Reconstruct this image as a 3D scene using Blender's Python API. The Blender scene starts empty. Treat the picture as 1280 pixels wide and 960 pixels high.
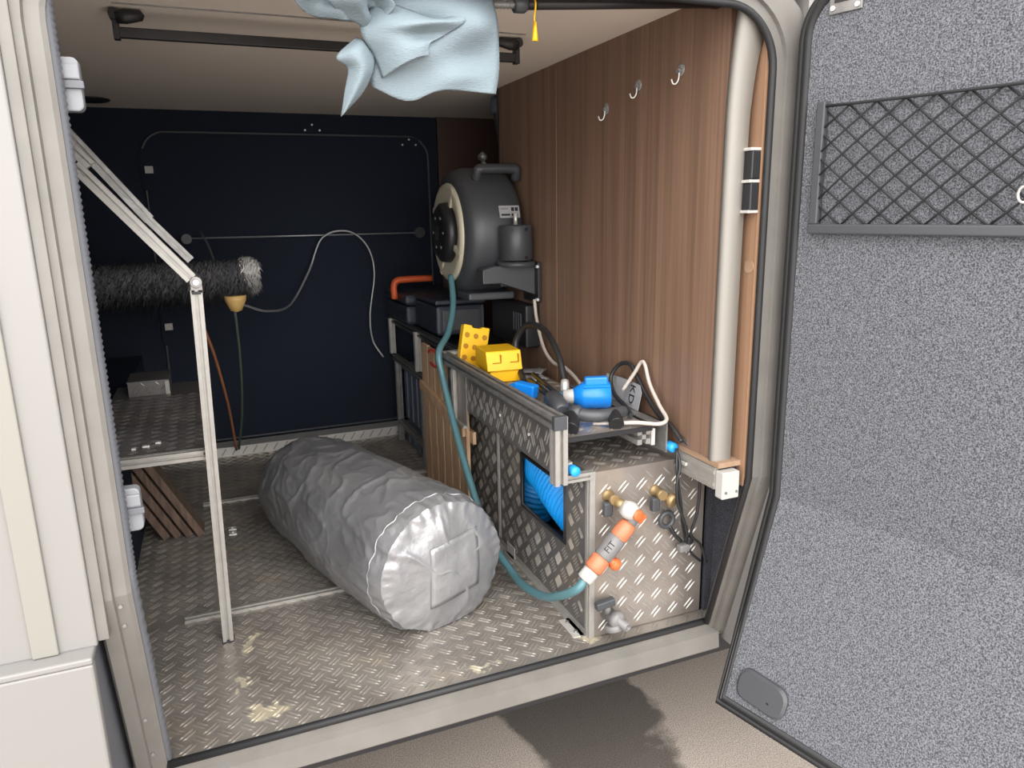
import bpy, math, random
from mathutils import Vector as V, Matrix, noise
random.seed(7)
S = bpy.context.scene
COL = S.collection

# ---------------------------------------------------------------- camera
FPX = 918.0
YAW, PITCH, ROLL = 0.38687, 0.2320, 0.01833
f = V((math.sin(YAW)*math.cos(PITCH), math.cos(YAW)*math.cos(PITCH), -math.sin(PITCH)))
r = V((math.cos(YAW), -math.sin(YAW), 0)); d = f.cross(r)
r2 = math.cos(ROLL)*r + math.sin(ROLL)*d; d2 = -math.sin(ROLL)*r + math.cos(ROLL)*d
cam = bpy.data.objects.new('camera', bpy.data.cameras.new('camera')); COL.objects.link(cam)
cam.data.sensor_width = 36.0; cam.data.lens = FPX/1280*36.0; cam.data.clip_start = .02
M = Matrix((r2, -d2, -f)).transposed().to_4x4(); M.translation = V((0, -1.337, 1.0))
cam.matrix_world = M; S.camera = cam

# ---------------------------------------------------------------- world: bright overcast sky, and exposure
w = bpy.data.worlds.new('overcast_sky'); S.world = w; w.use_nodes = True
bgn = w.node_tree.nodes['Background']; bgn.inputs[0].default_value = (1.0, .985, .965, 1); bgn.inputs[1].default_value = 1.0
sun = bpy.data.objects.new('veiled_sun', bpy.data.lights.new('veiled_sun', 'SUN')); COL.objects.link(sun)
sun.data.energy = .9; sun.data.angle = math.radians(80); sun.data.color = (1, .97, .93)
sun.rotation_euler = V((.12, .80, -.58)).to_track_quat('-Z', 'Y').to_euler()
S.view_settings.view_transform = 'Standard'; S.view_settings.look = 'None'
S.view_settings.gamma = 1.0; S.view_settings.use_curve_mapping = False
S.view_settings.exposure = 1.98

# ---------------------------------------------------------------- materials
def lin(c):
    return tuple((x/255/12.92 if x/255 <= .04045 else ((x/255+.055)/1.055)**2.4) for x in c[:3]) + (1,)
def mat(name, col, rough=.5, metal=0., var=.0, vscale=30, bump=0., bscale=200, stretch=(1, 1, 1), col2=None, ramp=(.35, .65), spec=.5, bdist=.002, detail=4, trans=0, sheen=0, coat=0):
    m = bpy.data.materials.new(name); m.use_nodes = True
    nt = m.node_tree; b = nt.nodes['Principled BSDF']; L = nt.links.new
    b.inputs['Base Color'].default_value = lin(col); b.inputs['Roughness'].default_value = rough
    b.inputs['Metallic'].default_value = metal; b.inputs['Specular IOR Level'].default_value = spec
    if trans: b.inputs['Transmission Weight'].default_value = trans
    if coat: b.inputs['Coat Weight'].default_value = coat
    geo = None
    if col2 or bump:
        geo = nt.nodes.new('ShaderNodeNewGeometry'); mp = nt.nodes.new('ShaderNodeMapping'); mp.inputs['Scale'].default_value = stretch
        L(geo.outputs['Position'], mp.inputs['Vector'])
    if col2:
        n = nt.nodes.new('ShaderNodeTexNoise'); n.inputs['Scale'].default_value = vscale; n.inputs['Detail'].default_value = detail
        L(mp.outputs[0], n.inputs['Vector'])
        cr = nt.nodes.new('ShaderNodeValToRGB'); cr.color_ramp.elements[0].position, cr.color_ramp.elements[1].position = ramp
        cr.color_ramp.elements[0].color = lin(col); cr.color_ramp.elements[1].color = lin(col2)
        L(n.outputs['Fac'], cr.inputs['Fac']); L(cr.outputs[0], b.inputs['Base Color'])
    if bump:
        n2 = nt.nodes.new('ShaderNodeTexNoise'); n2.inputs['Scale'].default_value = bscale; n2.inputs['Detail'].default_value = 3
        L(mp.outputs[0], n2.inputs['Vector'])
        bp = nt.nodes.new('ShaderNodeBump'); bp.inputs['Strength'].default_value = bump; bp.inputs['Distance'].default_value = bdist
        L(n2.outputs['Fac'], bp.inputs['Height']); L(bp.outputs[0], b.inputs['Normal'])
    return m
def wood(name, dark, light, sc=(1, 22, .55), fine=(1, 130, 1.6)):
    m = bpy.data.materials.new(name); m.use_nodes = True; nt = m.node_tree; L = nt.links.new
    b = nt.nodes['Principled BSDF']; b.inputs['Roughness'].default_value = .45
    geo = nt.nodes.new('ShaderNodeNewGeometry')
    def ns(scale, s, det, dis):
        mp = nt.nodes.new('ShaderNodeMapping'); mp.inputs['Scale'].default_value = scale; L(geo.outputs['Position'], mp.inputs['Vector'])
        n = nt.nodes.new('ShaderNodeTexNoise'); n.inputs['Scale'].default_value = s; n.inputs['Detail'].default_value = det; n.inputs['Distortion'].default_value = dis
        L(mp.outputs[0], n.inputs['Vector']); return n
    n1 = ns(sc, 1.0, 4, .4); n2 = ns(fine, 1.0, 3, .1)
    mx = nt.nodes.new('ShaderNodeMath'); mx.operation = 'MULTIPLY_ADD'; mx.inputs[1].default_value = .45
    L(n2.outputs['Fac'], mx.inputs[0])
    ml = nt.nodes.new('ShaderNodeMath'); ml.operation = 'MULTIPLY'; ml.inputs[1].default_value = .6; L(n1.outputs['Fac'], ml.inputs[0]); L(ml.outputs[0], mx.inputs[2])
    cr = nt.nodes.new('ShaderNodeValToRGB'); cr.color_ramp.elements[0].position = .38; cr.color_ramp.elements[1].position = .66
    cr.color_ramp.elements[0].color = lin(dark); cr.color_ramp.elements[1].color = lin(light)
    L(mx.outputs[0], cr.inputs['Fac']); L(cr.outputs[0], b.inputs['Base Color'])
    return m
def carpet(name, c1, c2, scale=420, ramp=(.36, .66)):
    m = mat(name, c1, .95, col2=c2, vscale=scale, ramp=ramp, bump=.6, bscale=scale, spec=.1, detail=2, bdist=.003)
    return m
def plate(name, c1, c2, dirt, rough=.42, metal=.75):
    # aluminium chequer plate with grime stains
    m = mat(name, c1, rough, metal, col2=c2, vscale=7, ramp=(.35, .7), detail=8)
    nt = m.node_tree; L = nt.links.new; b = nt.nodes['Principled BSDF']
    cr = next(n for n in nt.nodes if n.type == 'VALTORGB'); geo = next(n for n in nt.nodes if n.type == 'NEW_GEOMETRY')
    n = nt.nodes.new('ShaderNodeTexNoise'); n.inputs['Scale'].default_value = 4.2; n.inputs['Detail'].default_value = 9; n.inputs['Roughness'].default_value = .65
    L(geo.outputs['Position'], n.inputs['Vector'])
    r_ = nt.nodes.new('ShaderNodeValToRGB'); r_.color_ramp.elements[0].position = .52; r_.color_ramp.elements[1].position = .72
    L(n.outputs['Fac'], r_.inputs['Fac'])
    mx = nt.nodes.new('ShaderNodeMix'); mx.data_type = 'RGBA'
    L(r_.outputs[0], mx.inputs['Factor']); L(cr.outputs[0], mx.inputs['A']); mx.inputs['B'].default_value = lin(dirt); L(mx.outputs['Result'], b.inputs['Base Color'])
    mt = nt.nodes.new('ShaderNodeMath'); mt.operation = 'MULTIPLY_ADD'; mt.inputs[1].default_value = -.5*metal; mt.inputs[2].default_value = metal
    L(r_.outputs[0], mt.inputs[0]); L(mt.outputs[0], b.inputs['Metallic'])
    return m

MT = dict(
 ceiling=mat('ceiling_board', (250, 241, 230), .6, bump=.05, bscale=60),
 navy=carpet('navy_felt', (30, 35, 45), (44, 50, 62), 500),
 felt=carpet('grey_felt', (64, 65, 69), (120, 122, 128), 380),
 darkfelt=carpet('charcoal_felt', (44, 45, 50), (78, 79, 86), 420),
 wood=wood('walnut_board', (100, 78, 65), (136, 108, 90)),
 woodlight=wood('light_walnut_board', (118, 90, 70), (150, 118, 94)),
 floorplate=plate('floor_chequer_plate', (152, 146, 139), (122, 116, 110), (150, 139, 122), .36, .45),
 brown=wood('dark_brown_board', (58, 40, 36), (84, 60, 52)),  # dark brown board for the back panel and the walnut edge strip
 ledge=mat('ledge_wood', (152, 126, 104), .55, col2=(136, 110, 88), vscale=6, stretch=(14, 1, 14)),
 slat=mat('weathered_slat_wood', (196, 164, 132), .75, col2=(164, 132, 104), vscale=5, stretch=(30, 30, 2), bump=.15, bscale=60),
 darkslat=mat('brown_slat_wood', (108, 88, 75), .75, col2=(78, 62, 54), vscale=5, stretch=(20, 20, 3)),
 plate=plate('chequer_plate', (162, 157, 151), (132, 127, 121), (156, 146, 130), .36, .5),
 plate2=plate('chequer_plate_upright', (150, 142, 136), (122, 114, 108), (152, 139, 124), .36, .5),
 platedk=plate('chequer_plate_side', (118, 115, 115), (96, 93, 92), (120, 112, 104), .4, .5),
 alu=mat('brushed_aluminium', (164, 161, 156), .4, .45, col2=(156, 153, 149), vscale=40),
 alud=mat('dull_aluminium', (150, 148, 146), .45, .6, col2=(130, 128, 126), vscale=40),
 frame=mat('grey_frame_paint', (112, 109, 105), .5, .1, col2=(104, 101, 97), vscale=12),
 white=mat('white_body_panel', (124, 122, 120), .42, coat=.05),
 offwhite=mat('cream_moulding', (126, 124, 118), .45),
 skirt=mat('white_skirt_panel', (124, 122, 120), .42),
 trimw=mat('greige_edge_trim', (134, 130, 124), .45),
 plastw=mat('white_plastic', (176, 174, 170), .4),
 plastg=mat('light_grey_plastic', (120, 122, 127), .4),
 rubber=mat('black_rubber', (26, 26, 28), .6),
 sealg=mat('grey_ribbed_rubber', (92, 94, 100), .55),
 black=mat('black_plastic', (30, 30, 33), .45),
 blackm=mat('black_metal', (34, 31, 33), .4),
 charcoal=mat('charcoal_plastic', (62, 64, 68), .42),
 netblk=mat('black_cord', (30, 31, 34), .7),
 pocket=mat('dark_grey_plastic', (66, 67, 71), .4),
 bag=None, towel=None,
 paper=mat('paper_white', (150, 150, 153), .7), ink=mat('black_print', (24, 24, 26), .7), inkg=mat('grey_print', (120, 120, 122), .7),
 cream=mat('cream_plastic', (190, 184, 164), .4),
 teal=mat('teal_hose', (74, 112, 119), .35), orange=mat('orange_plastic', (196, 96, 50), .4), orange2=mat('salmon_orange_plastic', (188, 110, 78), .45),
 greyp=mat('grey_connector', (112, 110, 110), .4), brass=mat('brass', (150, 128, 92), .45, .6), steel=mat('zinc_steel', (214, 212, 208), .4, .5),
 blue=mat('blue_plug_plastic', (18, 122, 214), .35), bluehose=mat('blue_duct_hose', (12, 142, 222), .45), bluelight=mat('sky_blue_cap', (36, 150, 228), .4),
 yellow=mat('yellow_plastic', (246, 190, 20), .45), yhole=mat('ochre_hole', (176, 120, 14), .6),
 wcable=mat('white_cable', (180, 172, 164), .45), bcable=mat('black_cable', (36, 36, 38), .45), steelcable=mat('grey_steel_cable', (166, 168, 170), .35, .5),
 green=mat('olive_cord', (78, 92, 78), .7), orangec=mat('rust_cord', (156, 100, 66), .7), red=mat('red_cord', (190, 52, 34), .6),
 crate=mat('blue_grey_plastic', (92, 100, 114), .5), toolorange=mat('burnt_orange_plastic', (196, 84, 40), .45), toolbody=mat('anthracite_plastic', (46, 51, 62), .45),
 fluff=mat('charcoal_wool', (104, 104, 108), .9, spec=.1), fluffw=mat('white_wool', (230, 228, 226), .9, spec=.1), cap=mat('tan_wood_cap', (206, 172, 108), .5),
 clear=mat('clear_plastic', (230, 228, 226), .12, trans=.75), asphalt=None,
)
def add_stains(m, spots, col):
    # dried cream paint splashes on the floor: warped discs in world space
    nt = m.node_tree; L = nt.links.new; b = nt.nodes['Principled BSDF']
    geo = next(n for n in nt.nodes if n.type == 'NEW_GEOMETRY')
    nz = nt.nodes.new('ShaderNodeTexNoise'); nz.inputs['Scale'].default_value = 22; nz.inputs['Detail'].default_value = 6; L(geo.outputs['Position'], nz.inputs['Vector'])
    wp = nt.nodes.new('ShaderNodeVectorMath'); wp.operation = 'MULTIPLY_ADD'; wp.inputs[1].default_value = (.16, .16, 0); L(nz.outputs['Color'], wp.inputs[0]); L(geo.outputs['Position'], wp.inputs[2])
    prev = b.inputs['Base Color'].links[0].from_socket
    for x, y, rx, ry in spots:
        mp = nt.nodes.new('ShaderNodeMapping'); mp.inputs['Location'].default_value = (-(x+.08)/rx, -(y+.08)/ry, 0); mp.inputs['Scale'].default_value = (1/rx, 1/ry, 0); L(wp.outputs[0], mp.inputs['Vector'])
        ln = nt.nodes.new('ShaderNodeVectorMath'); ln.operation = 'LENGTH'; L(mp.outputs[0], ln.inputs[0])
        r_ = nt.nodes.new('ShaderNodeMapRange'); r_.inputs['From Min'].default_value = 1.05; r_.inputs['From Max'].default_value = .7; L(ln.outputs['Value'], r_.inputs['Value'])
        mx = nt.nodes.new('ShaderNodeMix'); mx.data_type = 'RGBA'; L(r_.outputs[0], mx.inputs['Factor']); L(prev, mx.inputs['A']); mx.inputs['B'].default_value = lin(col)
        prev = mx.outputs['Result']
    L(prev, b.inputs['Base Color'])
add_stains(MT['floorplate'], ((.02, .09, .046, .028), (.48, .05, .03, .015), (.74, .06, .04, .025), (.0, .36, .022, .04), (-.02, .2, .02, .02)), (196, 186, 164))
def mk_bag():
    m = mat('silver_nylon', (140, 140, 143), .34, .5, col2=(154, 154, 156), vscale=5, bump=.5, bscale=16, stretch=(1.6, .8, 1.6), bdist=.008)
    return m
MT['bag'] = mk_bag()
def mk_towel():
    m = mat('pale_blue_paper', (122, 135, 142), .85, spec=.1, bump=.7, bscale=30, stretch=(5, 5, 22), bdist=.002)
    return m
MT['towel'] = mk_towel()
def mk_asphalt():
    m = mat('asphalt', (112, 104, 98), .95, col2=(178, 167, 157), vscale=330, ramp=(.34, .66), bump=.5, bscale=330, detail=3, spec=.2, bdist=.003)
    nt = m.node_tree; L = nt.links.new; b = nt.nodes['Principled BSDF']
    cr = next(n for n in nt.nodes if n.type == 'VALTORGB'); geo = next(n for n in nt.nodes if n.type == 'NEW_GEOMETRY')
    # a puddle stain spreading from the sill: a warped circle in world space
    nz = nt.nodes.new('ShaderNodeTexNoise'); nz.inputs['Scale'].default_value = 5; nz.inputs['Detail'].default_value = 5; L(geo.outputs['Position'], nz.inputs['Vector'])
    sb = nt.nodes.new('ShaderNodeVectorMath'); sb.operation = 'MULTIPLY_ADD'; sb.inputs[1].default_value = (.34, .34, 0); L(nz.outputs['Color'], sb.inputs[0]); L(geo.outputs['Position'], sb.inputs[2])
    mp = nt.nodes.new('ShaderNodeMapping'); mp.inputs['Location'].default_value = (-1.08*2.3, -.62*1.3, 0); mp.inputs['Scale'].default_value = (2.3, 1.3, 0); L(sb.outputs[0], mp.inputs['Vector'])
    ln = nt.nodes.new('ShaderNodeVectorMath'); ln.operation = 'LENGTH'; L(mp.outputs[0], ln.inputs[0])
    r_ = nt.nodes.new('ShaderNodeValToRGB'); r_.color_ramp.elements[0].position = .50; r_.color_ramp.elements[1].position = .58
    L(ln.outputs['Value'], r_.inputs['Fac'])
    mx = nt.nodes.new('ShaderNodeMix'); mx.data_type = 'RGBA'; mx.blend_type = 'MULTIPLY'; mx.inputs['Factor'].default_value = 1
    r2_ = nt.nodes.new('ShaderNodeValToRGB'); r2_.color_ramp.elements[0].color = (.3, .3, .3, 1); L(r_.outputs[0], r2_.inputs['Fac'])
    L(cr.outputs[0], mx.inputs['A']); L(r2_.outputs[0], mx.inputs['B']); L(mx.outputs['Result'], b.inputs['Base Color'])
    rr = nt.nodes.new('ShaderNodeMath'); rr.operation = 'MULTIPLY_ADD'; rr.inputs[1].default_value = .4; rr.inputs[2].default_value = .52; L(r_.outputs[0], rr.inputs[0]); L(rr.outputs[0], b.inputs['Roughness'])
    return m
MT['asphalt'] = mk_asphalt()

# ---------------------------------------------------------------- builders
def spline(pts, k=8, closed=False):
    P = [V(p) for p in pts]; n = len(P)
    if n < 3: return P
    out = []
    rng = range(n if closed else n-1)
    for i in rng:
        p0 = P[(i-1) % n] if closed or i > 0 else P[0]*2-P[1]
        p1 = P[i]; p2 = P[(i+1) % n]
        p3 = P[(i+2) % n] if closed or i+2 < n else P[-1]*2-P[-2]
        for j in range(k):
            t = j/k
            out.append(.5*((2*p1)+(p2-p0)*t+(2*p0-5*p1+4*p2-p3)*t*t+(3*p1-p0-3*p2+p3)*t**3))
    if not closed: out.append(P[-1])
    return out
def frame_of(a, up=V((0, 0, 1))):
    a = a.normalized(); x = up.cross(a)
    if x.length < 1e-4: x = V((1, 0, 0)).cross(a)
    x.normalize(); return x, a.cross(x)
class MB:
    def __init__(s): s.v = []; s.f = []; s.sm = []
    def add(s, vs, fs, smooth=False):
        o = len(s.v); s.v += [V(v) for v in vs]
        for q in fs: s.f.append([o+i for i in q]); s.sm.append(smooth)
        return s
    def box(s, lo, hi, M=None):
        x0, y0, z0 = lo; x1, y1, z1 = hi
        vs = [V(p) for p in ((x0,y0,z0),(x1,y0,z0),(x1,y1,z0),(x0,y1,z0),(x0,y0,z1),(x1,y0,z1),(x1,y1,z1),(x0,y1,z1))]
        if M: vs = [M @ v for v in vs]
        return s.add(vs, [(0,3,2,1),(4,5,6,7),(0,1,5,4),(1,2,6,5),(2,3,7,6),(3,0,4,7)])
    def prism(s, poly, o, ux, uy, ext):
        o, ux, uy, ext = V(o), V(ux), V(uy), V(ext); n = len(poly)
        a = [o+ux*p[0]+uy*p[1] for p in poly]; vs = a+[p+ext for p in a]
        fs = [list(range(n))[::-1], list(range(n, 2*n))]+[(i, (i+1) % n, n+(i+1) % n, n+i) for i in range(n)]
        return s.add(vs, fs)
    def tube(s, pts, r, n=8, k=0, closed=False, cap=True):
        P = spline(pts, k, closed) if k else [V(p) for p in pts]
        m = len(P); R = r if callable(r) else (lambda t: r); vs = []; ref = None
        for i, p in enumerate(P):
            a = (P[(i+1) % m]-P[i-1]) if closed else (P[min(i+1, m-1)]-P[max(i-1, 0)])
            a.normalize()
            if ref is None: x, y = frame_of(a)
            else:
                x = ref-a*ref.dot(a)
                x = x.normalized() if x.length > 1e-5 else frame_of(a)[0]; y = a.cross(x)
            ref = x; rr = R(i/max(m-1, 1))
            vs += [p+x*math.cos(2*math.pi*j/n)*rr+y*math.sin(2*math.pi*j/n)*rr for j in range(n)]
        fs = []
        for i in range(m if closed else m-1):
            for j in range(n):
                a, b = i*n+j, i*n+(j+1) % n; c, e = ((i+1) % m)*n+(j+1) % n, ((i+1) % m)*n+j
                fs.append((a, b, c, e))
        o = len(s.v); s.add(vs, fs, True)
        if cap and not closed: s.f += [[o+j for j in range(n)][::-1], [o+(m-1)*n+j for j in range(n)]]; s.sm += [False, False]
        return s
    def lathe(s, prof, o, axis, n=28, smooth=True, up=V((0, 0, 1))):
        o, a = V(o), V(axis).normalized(); x, y = frame_of(a, up); vs = []
        for rr, h in prof: vs += [o+a*h+(x*math.cos(2*math.pi*j/n)+y*math.sin(2*math.pi*j/n))*rr for j in range(n)]
        fs = [(i*n+j, i*n+(j+1) % n, (i+1)*n+(j+1) % n, (i+1)*n+j) for i in range(len(prof)-1) for j in range(n)]
        b = len(s.v); s.add(vs, fs, smooth)
        for i, fl in ((0, True), (len(prof)-1, False)):
            if prof[i][0] > 1e-6:
                q = [b+i*n+j for j in range(n)]; s.f.append(q[::-1] if fl else q); s.sm.append(False)
        return s
    def cyl(s, a, b, r0, r1=None, n=20):
        a, b = V(a), V(b); return s.lathe([(r0, 0), (r0 if r1 is None else r1, (b-a).length)], a, b-a, n)
    def grid(s, rows, smooth=True, closed=False):
        m, n = len(rows), len(rows[0]); vs = [p for rw in rows for p in rw]
        fs = [(i*n+j, i*n+(j+1) % n, (i+1)*n+(j+1) % n, (i+1)*n+j) for i in range(m-1) for j in range(n if closed else n-1)]
        return s.add(vs, fs, smooth)
    def extrusion(s, a, b, w, h=None, up=V((0, 0, 1)), slot=True):
        # T-slot aluminium profile from a to b
        a, b = V(a), V(b); h = h or w; x, y = frame_of(b-a, up); W, H = w/2, h/2
        g, dd = min(W, H)*.30, min(W, H)*.7
        poly = [(-W,-H),(-g,-H),(-g,-H+dd),(g,-H+dd),(g,-H),(W,-H),(W,-g),(W-dd,-g),(W-dd,g),(W,g),(W,H),(g,H),(g,H-dd),(-g,H-dd),(-g,H),(-W,H),(-W,g),(-W+dd,g),(-W+dd,-g),(-W,-g)] if slot else [(-W,-H),(W,-H),(W,H),(-W,H)]
        return s.prism(poly, a, x, y, b-a)
    def build(s, name, m, parent=None, bevel=0, solid=0, subsurf=0):
        if parent is not None:
            p = parent; org = V((0, 0, 0))
            while p is not None: org += p.location; p = p.parent
        else:
            xs = [v.x for v in s.v]; ys = [v.y for v in s.v]; org = V(((min(xs)+max(xs))/2, (min(ys)+max(ys))/2, min(v.z for v in s.v)))
        me = bpy.data.meshes.new(name); me.from_pydata([v-org for v in s.v], [], s.f)
        me.polygons.foreach_set('use_smooth', s.sm); me.materials.append(MT[m] if isinstance(m, str) else m)
        o = bpy.data.objects.new(name, me); COL.objects.link(o)
        if parent is not None: o.parent = parent
        else: o.location = org
        if solid: q = o.modifiers.new('solid', 'SOLIDIFY'); q.thickness = solid; q.offset = 0
        if subsurf: q = o.modifiers.new('sub', 'SUBSURF'); q.levels = q.render_levels = subsurf
        if bevel: q = o.modifiers.new('bevel', 'BEVEL'); q.width = bevel; q.segments = 2; q.limit_method = 'ANGLE'; q.angle_limit = math.radians(40)
        me.update(); return o
def thing(name, label, cat, loc, group=None):
    o = bpy.data.objects.new(name, None); COL.objects.link(o); o.location = loc; o.empty_display_size = .05
    o['label'] = label; o['category'] = cat
    if group: o['group'] = group
    return o
def tag(o, label, cat, group=None):
    o['label'] = label; o['category'] = cat
    if group: o['group'] = group
    return o
def struct(o, label, cat):
    o['kind'] = 'structure'; o['label'] = label; o['category'] = cat; return o
def sroot(name, label, cat, loc=(0, 0, 0)):
    o = bpy.data.objects.new(name, None); COL.objects.link(o); o.location = loc; o.empty_display_size = .05
    return struct(o, label, cat)
def text_mesh(name, txt, size, Mx, m, parent, depth=.0003):
    cu = bpy.data.curves.new(name, 'FONT'); cu.body = txt; cu.size = size; cu.extrude = depth; cu.align_x = 'CENTER'; cu.align_y = 'CENTER'
    o = bpy.data.objects.new(name, cu); COL.objects.link(o); dg = bpy.context.evaluated_depsgraph_get(); dg.update()
    me = bpy.data.meshes.new_from_object(o.evaluated_get(dg)); bpy.data.objects.remove(o)
    org = V((0, 0, 0)); p = parent
    while p is not None: org += p.location; p = p.parent
    me.transform(Matrix.Translation(-org) @ Mx); me.materials.clear(); me.materials.append(MT[m])
    o = bpy.data.objects.new(name, me); COL.objects.link(o); o.parent = parent; return o
def basis(o, x, y):
    x = V(x).normalized(); y = V(y); y = (y-x*x.dot(y)).normalized(); z = x.cross(y)
    m = Matrix((x, y, z)).transposed().to_4x4(); m.translation = V(o); return m
def tread(o, ux, uy, W, H, pitch=.05, bars=2, blen=.034, bw=.0055, bh=.0016, skip=None, angle=45, gap=.009):
    # raised chequer bars on a plate; o is the corner, ux/uy unit axes, normal = ux x uy
    o, ux, uy = V(o), V(ux), V(uy); nz = ux.cross(uy); mb = MB(); vs = []; fs = []
    ni, nj = int(W/pitch*2)+2, int(H/pitch*2)+2
    for i in range(ni):
        for j in range(nj):
            if (i+j) % 2: continue
            par = i % 2; cx, cy = i*pitch/2, j*pitch/2
            an = math.radians(angle if par else -angle); c, sn = math.cos(an), math.sin(an)
            for k in range(bars):
                off = (k-(bars-1)/2)*gap
                x, y = cx-sn*off, cy+c*off; ex, ey = c*blen/2, sn*blen/2
                if min(x-abs(ex), y-abs(ey)) < .002 or x+abs(ex) > W-.002 or y+abs(ey) > H-.002: continue
                if skip and skip(x, y): continue
                nx, ny = -sn*bw/2, c*bw/2; b = len(vs)
                pt = lambda u_, v_, h_: o+ux*u_+uy*v_+nz*h_
                vs += [pt(x-ex, y-ey, 0), pt(x-ex*.5+nx, y-ey*.5+ny, 0), pt(x+ex*.5+nx, y+ey*.5+ny, 0), pt(x+ex, y+ey, 0), pt(x+ex*.5-nx, y+ey*.5-ny, 0), pt(x-ex*.5-nx, y-ey*.5-ny, 0), pt(x-ex*.6, y-ey*.6, bh), pt(x+ex*.6, y+ey*.6, bh)]
                fs += [(b,b+6,b+1),(b+1,b+6,b+7,b+2),(b+2,b+7,b+3),(b+3,b+7,b+4),(b+4,b+7,b+6,b+5),(b+5,b+6,b)]
    # make sure the faces look along +nz
    mb.add(vs, [q[::-1] for q in fs]); return mb
def stuff(o): o['kind'] = 'stuff'; return o

# ================================================================ THE SETTING
YU = -.12; ZK = .42                       # opening plane and the height where the side kinks inward
def yk(z): return YU if z >= ZK else YU+.12*(ZK-z)/ZK
X0, X1, ZT = -.165, 1.05, 1.365
CEIL, XW, YB = 1.409, .985, 1.99

g = MB().box((-7, -7, -.56), (8, 9, -.5)).build('ground', 'asphalt'); struct(g, 'grey speckled asphalt with a dark wet stain', 'ground')

# floor
fl = sroot('floor', 'worn aluminium chequer plate garage floor', 'floor')
MB().box((-.29, .0, -.045), (1.12, 1.895, 0)).build('floor_plate', 'floorplate', fl)
MB().box((-.6, 1.895, -.08), (1.4, 2.02, .028)).build('rear_step', 'navy', fl)
def fskip(x, y):
    X, Y = x-.285, y+.01
    return abs(Y-.535) < .022 or abs(Y-1.345) < .018 or (X > .755 and Y > .05 and Y < .9)
stuff(tread((-.285, .01, 0), (1, 0, 0), (0, 1, 0), 1.4, 1.88, pitch=.044, blen=.038, bw=.0068, bh=.0020, skip=fskip).build('tread_bars', 'floorplate', fl))
for (x0, x1, y) in ((-.145, .62, .535), (-.1, .72, 1.345)):
    b = MB().box((x0, y-.014, 0), (x1, y+.014, .004)).box((x0, y-.012, .004), (x1, y-.005, .0065)).box((x0, y+.005, .004), (x1, y+.012, .0065)).build('joint_strip', 'alu', fl)
rs = MB().prism([(0, 0), (.004, 0), (.004, .036), (.09, .036), (.09, .04), (0, .04)], (-.3, 1.885, 0), (0, 1, 0), (0, 0, 1), (1.2, 0, 0)).build('rear_edge_angle', 'steel', fl)
sb = MB()
for i in range(28): 
    x = -.28+i*.042; sb.prism([(0, 0), (.006, 0), (.026, .03), (.02, .03)], (x, 1.885, .005), (1, 0, 0), (0, 0, 1), (0, -.0015, 0))
stuff(sb.build('edge_tread_bars', 'alu', rs))
for (x, y) in ((-.012, 1.045), (-.012, 1.085)):
    t = MB().box((x-.012, y-.014, 0), (x+.012, y+.014, .004)).cyl((x, y, .004), (x, y, .008), .005).build('floor_clip', 'steel', fl, .001)

# ceiling
ce = MB().box((-.6, -.16, CEIL), (1.4, 2.05, CEIL+.04)).build('ceiling', 'ceiling'); struct(ce, 'beige ceiling board of the garage', 'ceiling')

# left wall: low carpeted box under the shelf, deeper recess above
wl = sroot('wall_left', 'dark navy felt lining on the left side of the garage', 'wall')
MB().box((-.6, -.08, -.05), (-.28, 1.93, .455)).build('lower_lining', 'navy', wl)
MB().box((-.66, -.14, .4), (-.58, 2.05, CEIL)).build('upper_lining', 'navy', wl)
MB().box((-.62, -.112, .45), (-.2, -.075, CEIL)).build('front_return', 'navy', wl)

# back wall with the opposite service door
wb = sroot('wall_back', 'dark navy felt back wall of the garage', 'wall')
MB().box((-.62, YB, -.08), (1.01, YB+.06, CEIL)).build('felt_lining', 'navy', wb)
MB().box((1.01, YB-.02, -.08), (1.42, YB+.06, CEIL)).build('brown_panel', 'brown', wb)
dr = sroot('door_2', 'opposite service door with dark felt lining on the back wall', 'door', (.35, YB-.006, 0))
def rrect(x0, z0, x1, z1, rad, n=8, corners='tr tl br bl'):
    pts = []
    for cx, cz, a0, nm in ((x1, z0, -90, 'br'), (x1, z1, 0, 'tr'), (x0, z1, 90, 'tl'), (x0, z0, 180, 'bl')):
        rr = rad if nm in corners else 0
        sx = -1 if 'r' in nm else 1; sz = 1 if nm[0] == 'b' else -1
        c = (cx+sx*rr, cz+sz*rr)
        if rr == 0: pts.append((cx, cz)); continue
        for i in range(n+1):
            a = math.radians(a0+90*i/n); pts.append((c[0]+rr*math.cos(a), c[1]+rr*math.sin(a)))
    return pts
MB().prism(rrect(-.19, .05, .965, 1.325, .09), (0, YB-.008, 0), (1, 0, 0), (0, 0, 1), (0, .006, 0)).build('felt_panel', 'navy', dr)
MB().tube([(p[0], YB-.008, p[1]) for p in rrect(-.19, .05, .965, 1.325, .09)], .0045, 6, closed=True).build('rubber_seal', 'charcoal', dr)
for z in (1.18, .56):
    h = MB().prism(rrect(-.20, z-.08, -.08, z+.08, .02), (0, YB-.016, 0), (1, 0, 0), (0, 0, 1), (0, .008, 0)).build('latch_case', 'navy', dr)
    MB().box((-.186, YB-.026, z-.014), (-.156, YB-.016, z+.014)).build('latch_tongue', 'plastw', h, .002)
for cx, cz in ((.467, 1.352), (.88, 1.30)):
    h = MB().box((cx-.045, YB-.012, cz-.022), (cx+.045, YB-.002, cz+.022)).build('hinge_plate', 'navy', dr)
    for dx, dz in ((-.03, -.01), (0, .012), (.03, -.01)): MB().cyl((cx+dx, YB-.0125, cz+dz), (cx+dx, YB-.016, cz+dz), .004, n=8).build('rivet', 'steel', h)

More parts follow.
